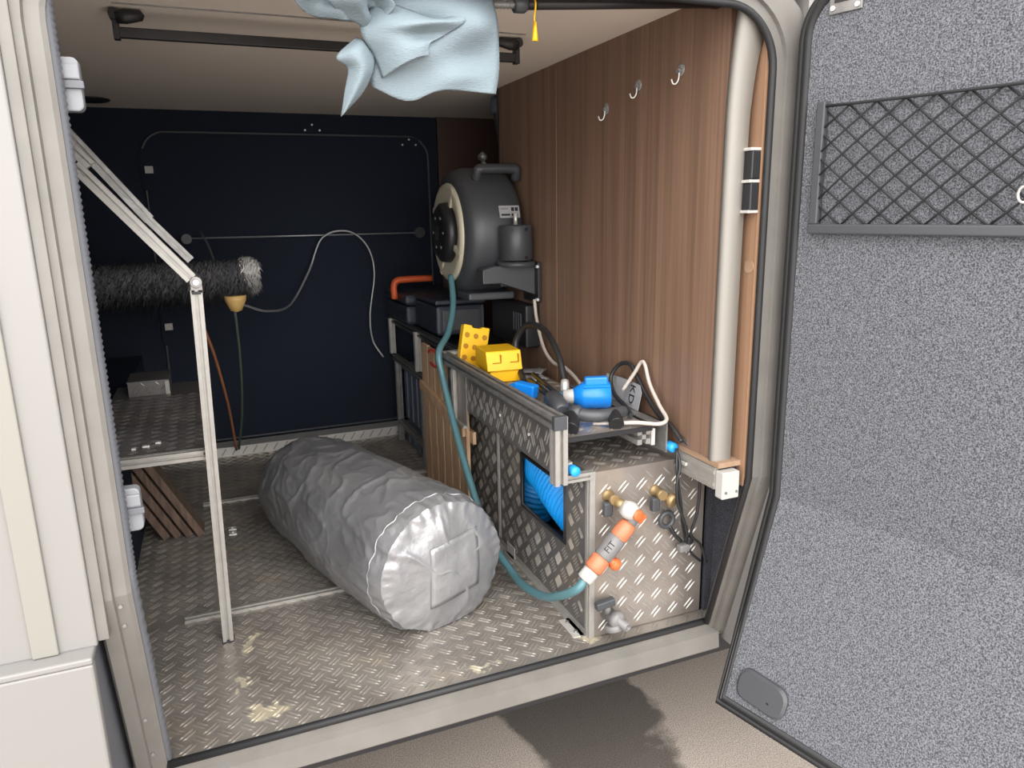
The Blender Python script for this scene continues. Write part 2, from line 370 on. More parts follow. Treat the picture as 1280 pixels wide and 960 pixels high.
# right wall: walnut boards
wr = sroot('wall_right', 'walnut wood boards lining the right side of the garage', 'wall')
MB().box((XW, -.075, .43), (XW+.016, .700, CEIL)).build('wood_panel', 'wood', wr)
MB().box((XW+.001, .708, .43), (XW+.016, 1.155, CEIL)).build('wood_panel', 'wood', wr)
MB().box((XW-.001, .700, .43), (XW+.004, .708, CEIL)).build('seam_strip', 'woodlight', wr)
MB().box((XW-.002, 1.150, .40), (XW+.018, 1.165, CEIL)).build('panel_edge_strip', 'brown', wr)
MB().box((XW+.055, -.118, .40), (XW+.075, .12, CEIL)).build('jamb_board', 'woodlight', wr)
MB().box((1.078, .045, .0), (1.12, 1.16, .43)).build('lower_lining', 'darkfelt', wr)
MB().box((1.121, .06, -.06), (1.16, 1.2, .41)).build('wheel_arch_lining', 'darkfelt', wr)
MB().box((1.30, 1.1, -.06), (1.36, 2.02, CEIL)).build('recess_lining', 'navy', wr)
MB().prism([(.012, .0), (.06, .0), (.06, .43), (-.10, .43), (-.10, .40)], (1.096, 0, 0), (0, 1, 0), (0, 0, 1), (.007, 0, 0)).build('side_felt', 'darkfelt', wr)
# rounded edge trim in front of the walnut board
path = [(XW+.018, -.08, .455), (XW+.018, -.08, .8), (XW+.018, -.083, 1.12), (XW+.02, -.085, 1.20), (XW+.024, -.091, 1.27), (XW+.032, -.099, 1.325), (XW+.042, -.107, 1.362)]
mb = MB(); P = spline(path, 8); rows = []
for p in P:
    lx = XW-.004-p.x; rows.append([p+V((lx, .008, 0)), p+V((lx, -.006, 0)), p+V((lx+.006, -.012, 0)), p+V((.022, -.012, 0)), p+V((.022, .006, 0))])
mb.grid(rows, True, True); tr = mb.build('trim_2', 'trimw'); struct(tr, 'greige rounded edge trim along the front of the walnut wall', 'trim')
# ledge below the boards
lg = sroot('trim_3', 'pale wooden ledge with aluminium rail below the walnut boards', 'ledge', (1.0, 0, .4))
MB().box((XW-.004, -.108, .445), (XW+.068, .047, .457)).build('ledge_board', 'ledge', lg, .001)
MB().box((XW-.006, -.098, .395), (XW+.004, .047, .444)).box((XW-.009, -.098, .402), (XW-.006, .047, .410)).box((XW-.009, -.098, .430), (XW-.006, .047, .438)).build('rail', 'alu', lg)
MB().box((XW-.003, -.124, .378), (XW+.042, -.098, .44)).build('end_cap', 'plastw', lg, .003)
for z in (.394,): 
    for x in (XW+.006, XW+.034): MB().cyl((x, -.1245, z), (x, -.126, z), .003, n=8).build('screw', 'alud', lg)
MB().box((XW-.012, .0, .418), (XW-.006, .035, .426)).build('slot_nut', 'steel', lg, .001)
MB().box((XW+.004, -.095, .42), (XW+.085, .047, .444)).build('under_board', 'darkfelt', lg)

# door frame around the opening
df = sroot('trim_1', 'grey painted door frame with black rubber seal around the opening', 'door frame')
def ring(off, y_off, bottom=True, n=10):
    # half outline: left bottom -> up -> over the top -> right bottom, offset outward
    x0, x1, zt, rad = X0-off, X1+off*(1.9 if off > .03 else 1), ZT+off, .11+off
    pts = [(x0, -off if bottom else 0), (x0, ZK)]
    for z in (.7, 1.0): pts.append((x0, z))
    for i in range(n+1):
        a = math.radians(180-90*i/n); pts.append((x0+rad+rad*math.cos(a), zt-rad+rad*math.sin(a)))
    for i in range(n+1):
        a = math.radians(90-90*i/n); pts.append((x1-rad+rad*math.cos(a), zt-rad+rad*math.sin(a)))
    for z in (1.0, .7): pts.append((x1, z))
    pts += [(x1, ZK), (x1, -off if bottom else 0)]
    return [V((p[0], yk(p[1])+y_off, p[1])) for p in pts]
def ribbon(secs): # list of (off, yoff)
    rings = [ring(a, b) for a, b in secs]; rows = [[rg[i] for rg in rings] for i in range(len(rings[0]))]
    return MB().grid(rows, False, False)
fr = ribbon([(.0, .006), (.0, -.002), (.006, -.006), (.024, -.008), (.026, -.016), (.046, -.018), (.05, -.012), (.05, .05)]).build('frame_profile', 'frame', df, solid=.002)
# sill
sp = [(.0, .0), (-.006, -.004), (-.006, -.020), (-.020, -.026), (-.024, -.066), (-.016, -.074), (.06, -.074), (.06, .0)]
sl = MB().prism([(p[0]+.004, p[1]-.001) for p in sp], (X0-.03, 0, 0), (0, 1, 0), (0, 0, 1), (X1-X0+.06, 0, 0)).build('sill_profile', 'frame', df)
MB().tube(ring(-.001, -.006)[9:], .0075, 8).build('rubber_seal', 'rubber', df)
MB().tube([(X0, -.001, .003), (X1, -.001, .003)], .008, 8).build('sill_seal', 'rubber', df)
# broad ribbed seal strip on the left jamb
lp = [V((X0+.004, yk(z)+.012, z)) for z in [0.0, .1, .2, .3, .42]+[.42+.0462*i for i in range(1, 20)]+[1.345]]
rows = []
P = spline(lp, 10)
for i, p in enumerate(P):
    q = .0022 if i % 2 else 0
    rows.append([p+V((-.012, -.012, 0)), p+V((q, -.008, 0)), p+V((.004+q, .004, 0)), p+V((q, .018, 0)), p+V((-.012, .02, 0))])
MB().grid(rows, True).build('ribbed_seal', 'sealg', df)
for z in (.40, .36, .14, .05): MB().cyl((X0-.018, yk(z)-.008, z), (X0-.018, yk(z)-.0115, z), .0032, n=8).build('rivet', 'alud', df)
for z in (1.183, .545):
    c = V((X0+.020, YU+.03, z))
    k = MB().prism(rrect(0, -.036, .026, .036, .009, corners='tr br'), c+V((-.018, 0, 0)), (1, 0, 0), (0, 0, 1), (0, .022, 0)).build('catch_plate', 'plastg', df, .002)
    MB().box(c+V((-.016, -.006, -.006)), c+V((.012, .0, .004))).build('catch_slot', 'sealg', k, .001)
    MB().box(c+V((-.016, -.004, .006)), c+V((.008, .0, .026))).build('catch_lug', 'plastg', k, .002)

# outside body of the vehicle
ob = sroot('wall_front', 'white outer body panels of the vehicle around the opening', 'wall')
xo = X0-.048
MB().box((-1.9, -.152, .355), (xo-.004, -.115, 2.5)).build('body_panel', 'white', ob, .003)
MB().box((xo-.09, -.158, .357), (xo-.055, -.152, 2.5)).build('moulding', 'offwhite', ob, .002)
MB().box((xo-.004, -.146, .36), (xo+.012, -.12, 1.5)).build('edge_bead', 'frame', ob, .001)
MB().box((xo-.004, -.15, ZT+.055), (3.0, -.11, 2.5)).build('body_panel', 'white', ob)
MB().box((X1+.055, -.15, .40), (3.0, -.11, ZT+.06)).build('body_panel', 'white', ob)
sk = MB().box((-1.9, -.185, -.34), (xo-.008, -.165, .345)).build('skirt_panel', 'skirt', ob, .004)
MB().box((-1.9, -.186, .345), (xo-.008, -.12, .356)).build('skirt_lip', 'white', sk, .003)
MB().box((-1.9, -.164, -.34), (xo-.012, .05, .34)).build('skirt_core', 'sealg', ob)
MB().add([V((X1+.055, -.15, .40)), V((3, -.15, .40)), V((3, -.03, -.06)), V((X1+.055, -.03, -.06)), V((X1+.055, .1, .40)), V((3, .1, .40)), V((3, .1, -.06)), V((X1+.055, .1, -.06))], [(0,1,2,3),(4,7,6,5),(0,4,5,1),(3,2,6,7),(0,3,7,4),(1,5,6,2)]).build('lower_body_panel', 'skirt', ob)
MB().box((-1.9, .03, -.12), (3, 2.1, -.06)).build('underfloor', 'black', ob)
MB().box((-1.9, 2.05, -.3), (3, 2.12, 2.5)).build('far_side_panel', 'white', ob)
MB().box((-1.9, -.15, 2.45), (3, 2.12, 2.5)).build('roof_panel', 'white', ob)

# ---------------------------------------------------------------- the open door (kinked like the body side)
U = V((.24, -.971, 0)).normalized(); N = V((-.971, -.24, 0)).normalized(); DP = V((1.073, -.162, 0))
DK = .395; SL = .34
def dp(u, z, w=0.):
    return DP+U*u+N*(w+(SL*(DK-z) if z < DK else 0))+V((0, 0, z))
do = sroot('door_1', 'open garage door lined with grey felt, hinged on the right', 'door', tuple(DP+V((0, 0, -.06))))
DW, DZ, DB = 1.27, 1.40, -.058
def outline(ins):
    a = []; rad = .10-ins
    up = [(ins, DK)]
    for i in range(9):
        t = math.radians(180-90*i/8); up.append((ins+rad+rad*math.cos(t), DZ-ins-rad+rad*math.sin(t)))
    for i in range(9):
        t = math.radians(90-90*i/8); up.append((DW-ins-rad+rad*math.cos(t), DZ-ins-rad+rad*math.sin(t)))
    up.append((DW-ins, DK)); return up, [(DW-ins, DB+ins), (ins, DB+ins)]
def slab(ins, w0, w1, name, m, parent):
    up, lo = outline(ins); mb = MB(); n = len(up)
    fr_ = [dp(u_, z, w1) for u_, z in up]; bk = [dp(u_, z, w0) for u_, z in up]
    lf = [dp(u_, z, w1) for u_, z in lo]; lb = [dp(u_, z, w0) for u_, z in lo]
    vs = fr_+bk+lf+lb; F = list(range(n)); B = list(range(n, 2*n)); LF = [2*n, 2*n+1]; LB = [2*n+2, 2*n+3]
    fs = [F, B[::-1], [F[-1], LF[0], LF[1], F[0]][::1], [B[0], LB[1], LB[0], B[-1]]]
    for i in range(n-1): fs.append((F[i], B[i], B[i+1], F[i+1]))
    fs += [(F[-1], B[-1], LB[0], LF[0]), (LF[0], LB[0], LB[1], LF[1]), (LF[1], LB[1], B[0], F[0])]
    return mb.add(vs, fs).build(name, m, parent)
slab(.0, -.036, -.010, 'outer_skin', 'frame', do)
slab(.022, -.012, .0, 'felt_panel', 'felt', do)
def dpath(ins, w):
    up, lo = outline(ins); return [dp(u_, z, w) for u_, z in [lo[1]]+up+[lo[0]]]
for ins, w, rr, nm in ((.006, -.008, .007, 'outer_seal'), (.022, -.002, .009, 'inner_seal')):
    MB().tube(dpath(ins, w), rr, 7, closed=True).build(nm, 'rubber', do)
# net pocket
pk = MB()
def dbar(mb, u0, u1, z0, z1, w0, w1):
    return mb.add([dp(a, b, c) for a, b, c in ((u0,z0,w0),(u1,z0,w0),(u1,z1,w0),(u0,z1,w0),(u0,z0,w1),(u1,z0,w1),(u1,z1,w1),(u0,z1,w1))], [(0,3,2,1),(4,5,6,7),(0,1,5,4),(1,2,6,5),(2,3,7,6),(3,0,4,7)])
PU0, PU1, PZ0, PZ1 = .058, .80, .946, 1.185
dbar(pk, PU0, PU0+.018, PZ0+.018, PZ1, 0, .016); dbar(pk, PU1-.018, PU1, PZ0+.018, PZ1, 0, .016); dbar(pk, PU0, PU1, PZ0, PZ0+.0185, 0, .017)
pf = pk.build('net_pocket', 'pocket', do, .003)
tz = lambda u_: 1.176-.004*math.sin((u_-PU0)/(PU1-PU0)*math.pi)
MB().tube([dp(u_, tz(u_), .012) for u_ in [PU0+.012+(PU1-PU0-.024)*i/12 for i in range(13)]], .003, 6).build('elastic_cord', 'netblk', pf)
zb = PZ0+.016; ZH = 1.174
for sgn in (1, -1):
    for i in range(-6, 22):
        ua = PU0+.010+i*.05; lean = .25*sgn
        pts = []
        for j in range(61):
            t = j/60; u_ = (ua if sgn > 0 else ua+.0)+lean*t; z = zb+(ZH-zb)*t
            if PU0+.016 < u_ < PU1-.016: pts.append(dp(u_, z, .006+.012*math.sin(t*math.pi)+.001*sgn))
        if len(pts) > 4: MB().tube(pts[:-1:6]+pts[-1:], .0021, 5).build('net_cord', 'netblk', pf)
MB().tube([dp(.417+.008*math.cos(a), 1.01+.012*math.sin(a), .02) for a in [i*.5 for i in range(11)]], .0022, 6).build('white_clip', 'plastw', pf)
# hinge-stay bracket near the top and oblong cover plate near the bottom
bk = MB(); dbar(bk, .062, .124, 1.332, 1.395, 0, .004); dbar(bk, .062, .124, 1.372, 1.378, .004, .018); b_ = bk.build('stay_bracket', 'alud', do, .001)
for u_, z in ((.070, 1.342), (.116, 1.34), (.083, 1.362)): MB().cyl(dp(u_, z, .004), dp(u_, z, .007), .0045, n=10).build('bolt', 'steel', b_)
dbar(MB(), .072, .114, 1.35, 1.372, .004, .005).build('slot', 'black', b_)
op = rrect(-.058, -.031, .058, .031, .024, 6)
ca, sa = math.cos(-.05), math.sin(-.05); mb = MB(); nn = len(op)
q = [(.105+x*ca-z*sa, .018+x*sa+z*ca) for x, z in op]; q2 = [(.105+(x*ca-z*sa)*.9, .018+(x*sa+z*ca)*.86) for x, z in op]
mb.grid([[dp(a, b, 0) for a, b in q], [dp(a, b, .006) for a, b in q], [dp(a, b, .010) for a, b in q2]], False, True); o_ = len(mb.v)
mb.f.append(list(range(o_-nn, o_))); mb.sm.append(False)
cp = mb.build('cover_plate', 'pocket', do)
MB().cyl(dp(.125, .008, .0095), dp(.125, .008, .0105), .003, n=10).build('screw', 'black', cp)
# black latch block on the jamb board
lb = thing('door_latch', 'black double latch block with chrome edges on the light wood jamb', 'latch', (XW+.045, -.09, .985))
for z0, z1 in ((.99, 1.045), (1.052, 1.107)): MB().box((XW+.033, -.118, z0), (XW+.055, -.062, z1)).build('latch_block', 'black', lb, .003)
for z in (.986, 1.0455, 1.107): MB().box((XW+.030, -.118, z), (XW+.055, -.060, z+.006)).build('chrome_edge', 'steel', lb, .001)
tag(MB().cyl((XW+.0555, -.1, .878), (XW+.0535, -.1, .878), .014, n=20).build('screw_cover', 'ledge'), 'round beige cover cap on the jamb board below the latch', 'cover cap')
#OBJECTS
# ================================================================ THINGS ON THE LEFT
# chequer plate shelf with folding aluminium prop frame
sh = thing('shelf', 'low chequer plate shelf with aluminium front rail beside the left wall', 'shelf', (-.16, .72, .46))
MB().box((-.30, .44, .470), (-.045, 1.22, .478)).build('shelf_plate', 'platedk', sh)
stuff(tread((-.30, .445, .478), (1, 0, 0), (0, 1, 0), .255, .60, pitch=.040, blen=.028, bw=.005).build('tread_bars', 'platedk', sh))
MB().extrusion((-.29, .43, .466), (-.052, .43, .466), .022).build('front_rail', 'alu', sh)
MB().extrusion((-.055, .43, .466), (-.055, 1.05, .466), .018).build('side_rail', 'alud', sh)
for x, y, l in ((-.175, .50, .016), (-.15, .52, .012), (-.20, .49, .009)):
    MB().box((x-l/2, y-.006, .478), (x+l/2, y+.006, .4825)).build('fixing_plate', 'steel', sh, .001)
pf_ = thing('prop_frame', 'folding aluminium profile prop with hinged diagonal arm in front of the shelf', 'frame', (-.045, .43, 0))
MB().extrusion((-.046, .40, .0), (-.027, .40, .845), .024).build('leg', 'alu', pf_)
MB().box((-.06, .385, 0), (-.032, .415, .003)).build('foot', 'black', pf_)
hj = MB().cyl((-.026, .384, .862), (-.026, .416, .862), .0125).box((-.038, .388, .838), (-.014, .412, .862)).build('hinge', 'alud', pf_, .001)
MB().cyl((-.026, .380, .862), (-.026, .384, .862), .006, n=12).build('bolt', 'steel', hj)
MB().box((-.036, .386, .836), (-.018, .414, .842)).build('end_cap', 'black', pf_)
MB().extrusion((-.034, .40, .870), (-.222, .40, 1.102), .024, up=V((0, 1, 0))).build('arm', 'alu', pf_)
MB().extrusion((-.205, .402, 1.085), (-.262, .402, 1.122), .020, up=V((0, 1, 0))).build('arm_bracket', 'alud', pf_)
MB().extrusion((-.032, .47, .905), (-.115, .47, 1.005), .017, up=V((0, 1, 0))).extrusion((-.105, .47, .995), (-.34, .47, 1.31), .022, up=V((0, 1, 0))).build('rear_arm', 'alud', pf_)
MB().extrusion((-.20, .45, 1.105), (-.34, .45, 1.27), .022, up=V((0, 1, 0))).build('middle_arm', 'alu', pf_)

bx = thing('step_box', 'small chequer plate box with aluminium edge behind the left shelf', 'box', (-.2, 1.13, .4785))
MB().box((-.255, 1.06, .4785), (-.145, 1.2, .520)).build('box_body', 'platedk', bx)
stuff(tread((-.255, 1.06, .4785), (1, 0, 0), (0, 0, 1), .11, .05, pitch=.04, blen=.028).build('tread_bars', 'plate', bx))
MB().box((-.154, 1.055, .4785), (-.142, 1.06, .520)).build('edge_angle', 'alu', bx)
MB().box((-.257, 1.055, .520), (-.142, 1.205, .524)).build('lid', 'platedk', bx, .001)

pl = thing('slatted_grate', 'bundle of brown wooden slats leaning under the left shelf', 'wooden grate', (-.16, 1.1, 0))
for i in range(4):
    M_ = Matrix.Translation((-.205+i*.034, 1.10, 0)) @ Matrix.Rotation(math.radians(-27), 4, 'Y')
    MB().box((-.010, -.02-.006*i, .006), (.012, .05, .36), M_).build('slat', 'darkslat', pl, .002)

# wash brush with wool sleeve
wbz, wby = .79, 1.30
br = thing('wash_brush', 'long charcoal wool wash brush with white tip hanging above the shelf', 'brush', (-.1, wby, .72))
def fluff(x0, x1, rad, nstr, L0, cz, cy, seed):
    rnd = random.Random(seed); mb = MB()
    for i in range(nstr):
        x = rnd.uniform(x0, x1); a = rnd.uniform(0, 2*math.pi); L = L0*rnd.uniform(.7, 1.3)
        rr = rad*(1 if x < x1-.03 else max(.4, 1-((x-x1+.03)/.03)**2*.5))
        n0 = V((rnd.uniform(-.5, .5), math.cos(a), math.sin(a))).normalized(); p = V((x, cy+math.cos(a)*rr, cz+math.sin(a)*rr))
        drp = V((rnd.uniform(-.5, .5), 0, -.9)); m_ = p+n0*L*.55; e = m_+(n0*.35+drp).normalized()*L*.6
        sd = n0.cross(V((1, .2, .1))).normalized()*.0035
        mb.add([p-sd, p+sd, m_+sd*.8, m_-sd*.8, e], [(0, 1, 2, 3), (3, 2, 4)], True)
    return mb
core = MB().lathe([(.0, -.02), (.035, -.015), (.045, .02), (.047, .3), (.046, .50), (.035, .535), (0, .545)], (-.38, wby, wbz), (1, 0, 0), 20).build('wool_sleeve', 'fluff', br)
stuff(fluff(-.40, .125, .048, 12000, .034, wbz, wby, 3).build('wool_pile', 'fluff', core))
stuff(fluff(.105, .158, .040, 1300, .030, wbz+.018, wby, 5).build('white_wool_tip', 'fluffw', core))
MB().lathe([(.036, 0), (.034, -.016), (.018, -.050), (.0, -.056)], (.075, wby-.045, wbz-.046), (0, 0, 1), 14).build('cap', 'cap', br)
MB().tube([(.07, wby-.045, wbz-.10), (.075, 1.42, .5), (.068, 1.65, .25), (.045, 1.86, .035)], .0045, 6, 8).build('tie_cord', 'green', br)
MB().tube([(.03, wby, wbz+.04), (.01, 1.6, .9), (-.01, 1.93, .935)], .004, 6, 6).build('hanging_cord', 'steelcable', br)
tag(MB().tube([(-.06, 1.31, .735), (-.03, 1.36, .62), (-.006, 1.45, .50), (.02, 1.65, .28), (.035, 1.87, .03)], .0055, 7, 8).build('rust_cord', 'orangec'), 'thin rust brown cord hanging from the brush towards the back wall', 'cord')
tc = thing('tension_rod', 'thin steel rod stretched across the dark back wall', 'rod', (.42, 1.95, .91))
MB().tube([(-.06, 1.955, .913), (.9, 1.955, .910)], .0035, 8).build('rod', 'steelcable', tc)
for x in (-.065, .905): MB().cyl((x, 1.984, .911), (x, 1.95, .911), .024 if x > 0 else .02, n=20).build('end_disc', 'charcoal', tc)
tag(MB().tube([(.10, 1.36, .70), (.19, 1.5, .655), (.30, 1.8, .64), (.40, 1.93, .76), (.47, 1.945, .90), (.58, 1.945, .925), (.66, 1.945, .86), (.685, 1.945, .74), (.655, 1.945, .56), (.66, 1.945, .44), (.70, 1.93, .36)], .0045, 7, 10).build('steel_cable', 'steelcable'), 'pale looping cable hanging over the rod on the back wall', 'cable')
tag(MB().lathe([(.068, 0), (.068, -.004), (.06, -.007), (.05, -.004), (.0, -.004)], (-.325, 1.77, CEIL), (0, 0, 1), 28).build('ceiling_vent', 'black'), 'round dark vent in the ceiling at the back left', 'vent')

# ================================================================ CEILING: rail, stay rod, towel
rl = thing('ceiling_rail', 'black bar with folding end brackets under the ceiling', 'rail', (.33, .46, 1.36))
zr, yr = 1.365, .455
MB().box((-.118, yr-.008, zr-.010), (.755, yr+.008, zr+.010)).build('bar', 'blackm', rl, .002)
for x, s_ in ((-.120, 1), (.757, -1)):
    e = MB().box((x-.006, yr-.010, zr-.014), (x+.006, yr+.010, CEIL)).build('bracket', 'blackm', rl, .001)
    MB().lathe([(0, 0), (.012, .002), (.014, .02), (.010, .05), (0, .056)], (x, yr-.012, CEIL-.018), (s_*(1 if s_ > 0 else 1), 0, .12), 14).build('clamp_lever', 'black', e)
    MB().cyl((x, yr-.02, CEIL-.012), (x, yr+.02, CEIL-.012), .011, n=14).build('pivot', 'black', e)
MB().box((-.12, .40, CEIL-.003), (.76, .402, CEIL)).build('ceiling_groove', 'alud', rl)
ys, zs = -.035, 1.352
st = thing('door_stay', 'dark door stay rod with spring and collar across the top of the opening', 'rod', (.55, ys, 1.34))
MB().tube([(.560, ys, zs+.002), (.985, ys, zs+.038)], .0095, 12).build('tube', 'blackm', st)
MB().lathe([(.009, -.014), (.014, -.012), (.015, .006), (.011, .012)], (.560, ys, zs+.002), (1, 0, .08), 16).build('collar', 'charcoal', st)
MB().tube([(.56, ys, zs+.002), (.30, ys, zs-.012), (.06, ys, zs-.016)], .004, 8).build('rod', 'alud', st)
mb = MB(); pts = [V((.550-.0012*i/4, ys+math.cos(i*1.2)*.0065, zs+.001-.00008*i/4+math.sin(i*1.2)*.0065)) for i in range(340)]
MB().tube(pts, .0013, 4).build('spring', 'alud', st)
for x, dz in ((.06, -.016), (.98, .036)): MB().box((x-.008, ys-.008, zs+dz-.008), (x+.008, ys+.008, CEIL)).build('bracket', 'blackm', st)
yt = thing('yellow_ribbon', 'small yellow ribbon hanging from the dark stay rod', 'ribbon', (.588, ys, 1.29))
MB().tube([(.585, ys, zs+.015), (.584, ys-.012, zs+.003), (.585, ys-.004, zs-.018), (.587, ys, zs-.03)], .0018, 5, 5).build('knot', 'yellow', yt)
rows = [[V((.586-w_, ys-.003, z)), V((.587, ys-.006, z)), V((.588+w_, ys, z))] for w_, z in ((.001, zs-.025), (.003, zs-.034), (.005, zs-.050), (.0055, zs-.057))]
MB().grid(rows).build('tail', 'yellow', yt, solid=.0012)

tw = thing('paper_towel', 'pale blue paper towel sheets draped from the stay rod under the ceiling', 'paper towel', (.38, -.04, 1.14))
def patch(ctrl, k=7, amp=.002, fr_=30, seed=0):
    rows = [spline(rw, k) for rw in ctrl]; cols = list(zip(*rows)); cols = [spline(c, k) for c in cols]
    rows = [list(rw) for rw in zip(*cols)]
    for rw in rows:
        for p in rw:
            p += V((0, amp*noise.noise(V((p.x*fr_, p.y*9+seed, p.z*fr_))), 0))
    return MB().grid(rows)
y = -.05
# main hanging sheet (rows run left to right, from the rod downwards)
main = [[(.300, y+.022, 1.370), (.37, y+.018, 1.372), (.44, y+.014, 1.376), (.500, y+.012, 1.380)],
        [(.285, y+.004, 1.330), (.36, y-.030, 1.335), (.44, y-.035, 1.338), (.503, y-.004, 1.345)],
        [(.268, y-.006, 1.290), (.36, y-.020, 1.296), (.45, y-.050, 1.298), (.507, y-.008, 1.305)],
        [(.288, y-.002, 1.255), (.36, y-.042, 1.256), (.43, y-.018, 1.256), (.509, y-.006, 1.262)],
        [(.282, y+.004, 1.222), (.345, y-.018, 1.222), (.42, y-.030, 1.222), (.506, y-.010, 1.228)],
        [(.286, y+.008, 1.204), (.342, y-.010, 1.182), (.40, y-.022, 1.200), (.499, y-.012, 1.199)]]
patch(main, 8, .003, 26).build('hanging_sheet', 'towel', tw, solid=.0012)
# forward fold of the same sheet coming off the top
fold = [[(.300, y-.012, 1.336), (.345, y-.030, 1.318), (.39, y-.040, 1.306), (.44, y-.046, 1.318)],
        [(.270, y-.022, 1.300), (.330, y-.060, 1.292), (.385, y-.062, 1.296), (.43, y-.050, 1.300)],
        [(.268, y-.024, 1.276), (.318, y-.050, 1.276), (.360, y-.040, 1.280), (.40, y-.040, 1.282)],
        [(.287, y-.012, 1.250), (.320, y-.048, 1.252), (.355, y-.052, 1.262), (.372, y-.048, 1.266)],
        [(.300, y-.008, 1.216), (.325, y-.044, 1.232), (.352, y-.050, 1.244), (.370, y-.046, 1.248)]]
patch(fold, 8, .002, 22, 3).build('folded_layer', 'towel', tw, solid=.0012)
tail = [[(.262, y, 1.278), (.272, y-.012, 1.272), (.288, y-.002, 1.262)],
        [(.225, y-.02, 1.243), (.256, y-.038, 1.250), (.289, y-.008, 1.244)],
        [(.243, y-.012, 1.227), (.262, y-.036, 1.222), (.283, y-.012, 1.222)],
        [(.237, y-.006, 1.194), (.250, y-.026, 1.192), (.264, y-.008, 1.190)],
        [(.229, y-.002, 1.155), (.232, y-.010, 1.158), (.236, y, 1.162)]]
patch(tail, 8, .002, 30, 5).build('tail_flap', 'towel', tw, solid=.0012)
for i, (cx, dz, sx, dy, dp_) in enumerate(((.215, 0, .052, -.02, .056), (.250, .0, .034, -.05, .066), (.190, .006, .03, .0, .046), (.282, .0, .03, -.03, .055))):
    bun = []
    for a in range(7):
        t = a/6; rw = []
        for b_ in range(6):
            s_ = b_/5-.5
            rw.append((cx+s_*sx*2*(1-.25*t)+.01*math.sin(7*t+i), y+dy*(.3+math.sin(t*math.pi))+.018*math.sin(5*s_+i*2+3*t), 1.352+dz-t*(dp_-.02*abs(s_-.3))))
        bun.append(rw)
    patch(bun, 4, .006, 40, i*3+1).build('crumpled_sheet', 'towel', tw, solid=.0012)

# ================================================================ SILVER BAG
A, B = V((.205, 1.13, .16)), V((.458, .245, .164)); ax = (B-A).normalized(); Lb = (B-A).length
sx = V((ax.y, -ax.x, 0)).normalized(); sx = -sx if sx.x < 0 else sx
bg = thing('duffel_bag', 'silver grey stuffed bag lying on the chequer plate floor', 'bag', (.34, .7, 0))
def bag_pt(s_, th):
    # s_ 0..1 along the axis, th around; flattened below, tapered at the far end, puckered near the front end
    prof = .154+.022*math.sin(min(1, s_*1.15)*math.pi*.6)
    if s_ < .16: prof *= math.sqrt(max(0.0, 1-((.16-s_)/.16)**2.2))*.999+.001
    if s_ > .90: prof *= 1-.085*((s_-.90)/.10)**2.4
    c, sn = math.cos(th), math.sin(th)
    rx, rz = prof*1.06, prof*1.0
    p = A+ax*(s_*Lb)+sx*(c*rx)
    zc = .158*(.88+.12*s_) if s_ > .05 else .13
    z = zc+sn*rz
    # wrinkles: long creases along the bag plus puckers at the seam
    q = V((c*2.2, sn*2.2, s_*5.0))
    wv = .010*noise.noise(q*.9)
    rg = lambda w_: max(0, 1-abs(noise.noise(w_))*3.2)**2
    wp = V((noise.noise(q*1.1), noise.noise(q*1.1+V((7, 3, 1))), 0))*.9
    wv += .0042*rg(V((c*1.5+s_*6+wp.x, sn*1.8-s_*2.5, s_*2.2-c*1.2+wp.y)))
    wv += .0022*rg(V((c*4-s_*4+wp.y*2, sn*4+s_*9, s_*5+wp.x*2))+V((3, 9, 2)))
    wv += .0009*rg(V((c*8+s_*10, sn*8-s_*14, s_*9+wp.x*3))+V((1, 5, 8)))
    if s_ > .80: wv += .0085*((s_-.80)/.2)*noise.noise(V((c*8, sn*8, s_*3)))*(1 if s_ < .985 else .4)
    edge = max(0, 1-((.16-s_)/.16) if s_ < .16 else 1)
    p += sx*(c*wv*edge); z += sn*wv*edge
    z = max(z, .003+.0)
    return V((p.x, p.y, z))
rows = []
NS, NT = 200, 220
for i in range(NS+1):
    s_ = (i/NS)
    rows.append([bag_pt(s_, 2*math.pi*j/NT) for j in range(NT)])
body = MB().grid(rows, True, True).build('bag_body', 'bag', bg)
# front end cap, slightly domed, with a square patch
rows = []; rim = rows0 = [bag_pt(1.0, 2*math.pi*j/NT) for j in range(NT)]
cen = sum(rim, V())/NT
for k in range(25):
    t = k/24; rw = []
    for j, p in enumerate(rim):
        th = 2*math.pi*j/NT; q = p.lerp(cen, t)
        bul = .026*(1-(1-t)**2)+.007*noise.noise(q*13)*min(1, t*4)*(1-.3*t)+.005*max(0, 1-abs(noise.noise(q*9+V((0, 0, q.x*6))))*3.2)**2*min(1, 3*t)
        bul += .007*math.exp(-((t-.06)/.06)**2)*noise.noise(V((math.cos(th)*7, math.sin(th)*7, 4)))
        q = q+ax*bul; q.z = max(q.z, .003); rw.append(q)
    rows.append(rw)
MB().grid(rows, True, True).build('end_panel', 'bag', bg)
up_ = ax.cross(sx); up_ = up_ if up_.z > 0 else -up_
sq = [(-.055, -.085), (.085, -.065), (.090, .085), (-.050, .068)]
def cap_pt(a, b_):
    q = cen+sx*a+up_*b_; t = 1-min(1, math.hypot(a, b_)/.165)
    return q+ax*(.026*(1-(1-t)**2)+.007*noise.noise(q*13)*(1-.3*t)*min(1, t*4)+.003)
rows = []
for i in range(13):
    v_ = i/12; rw = []
    for j in range(13):
        u_ = j/12; a = (sq[0][0]*(1-u_)+sq[1][0]*u_)*(1-v_)+(sq[3][0]*(1-u_)+sq[2][0]*u_)*v_
        b_ = (sq[0][1]*(1-u_)+sq[1][1]*u_)*(1-v_)+(sq[3][1]*(1-u_)+sq[2][1]*u_)*v_
        q = cap_pt(a, b_); q += ax*(.002*noise.noise(q*30)); rw.append(q)
    rows.append(rw)
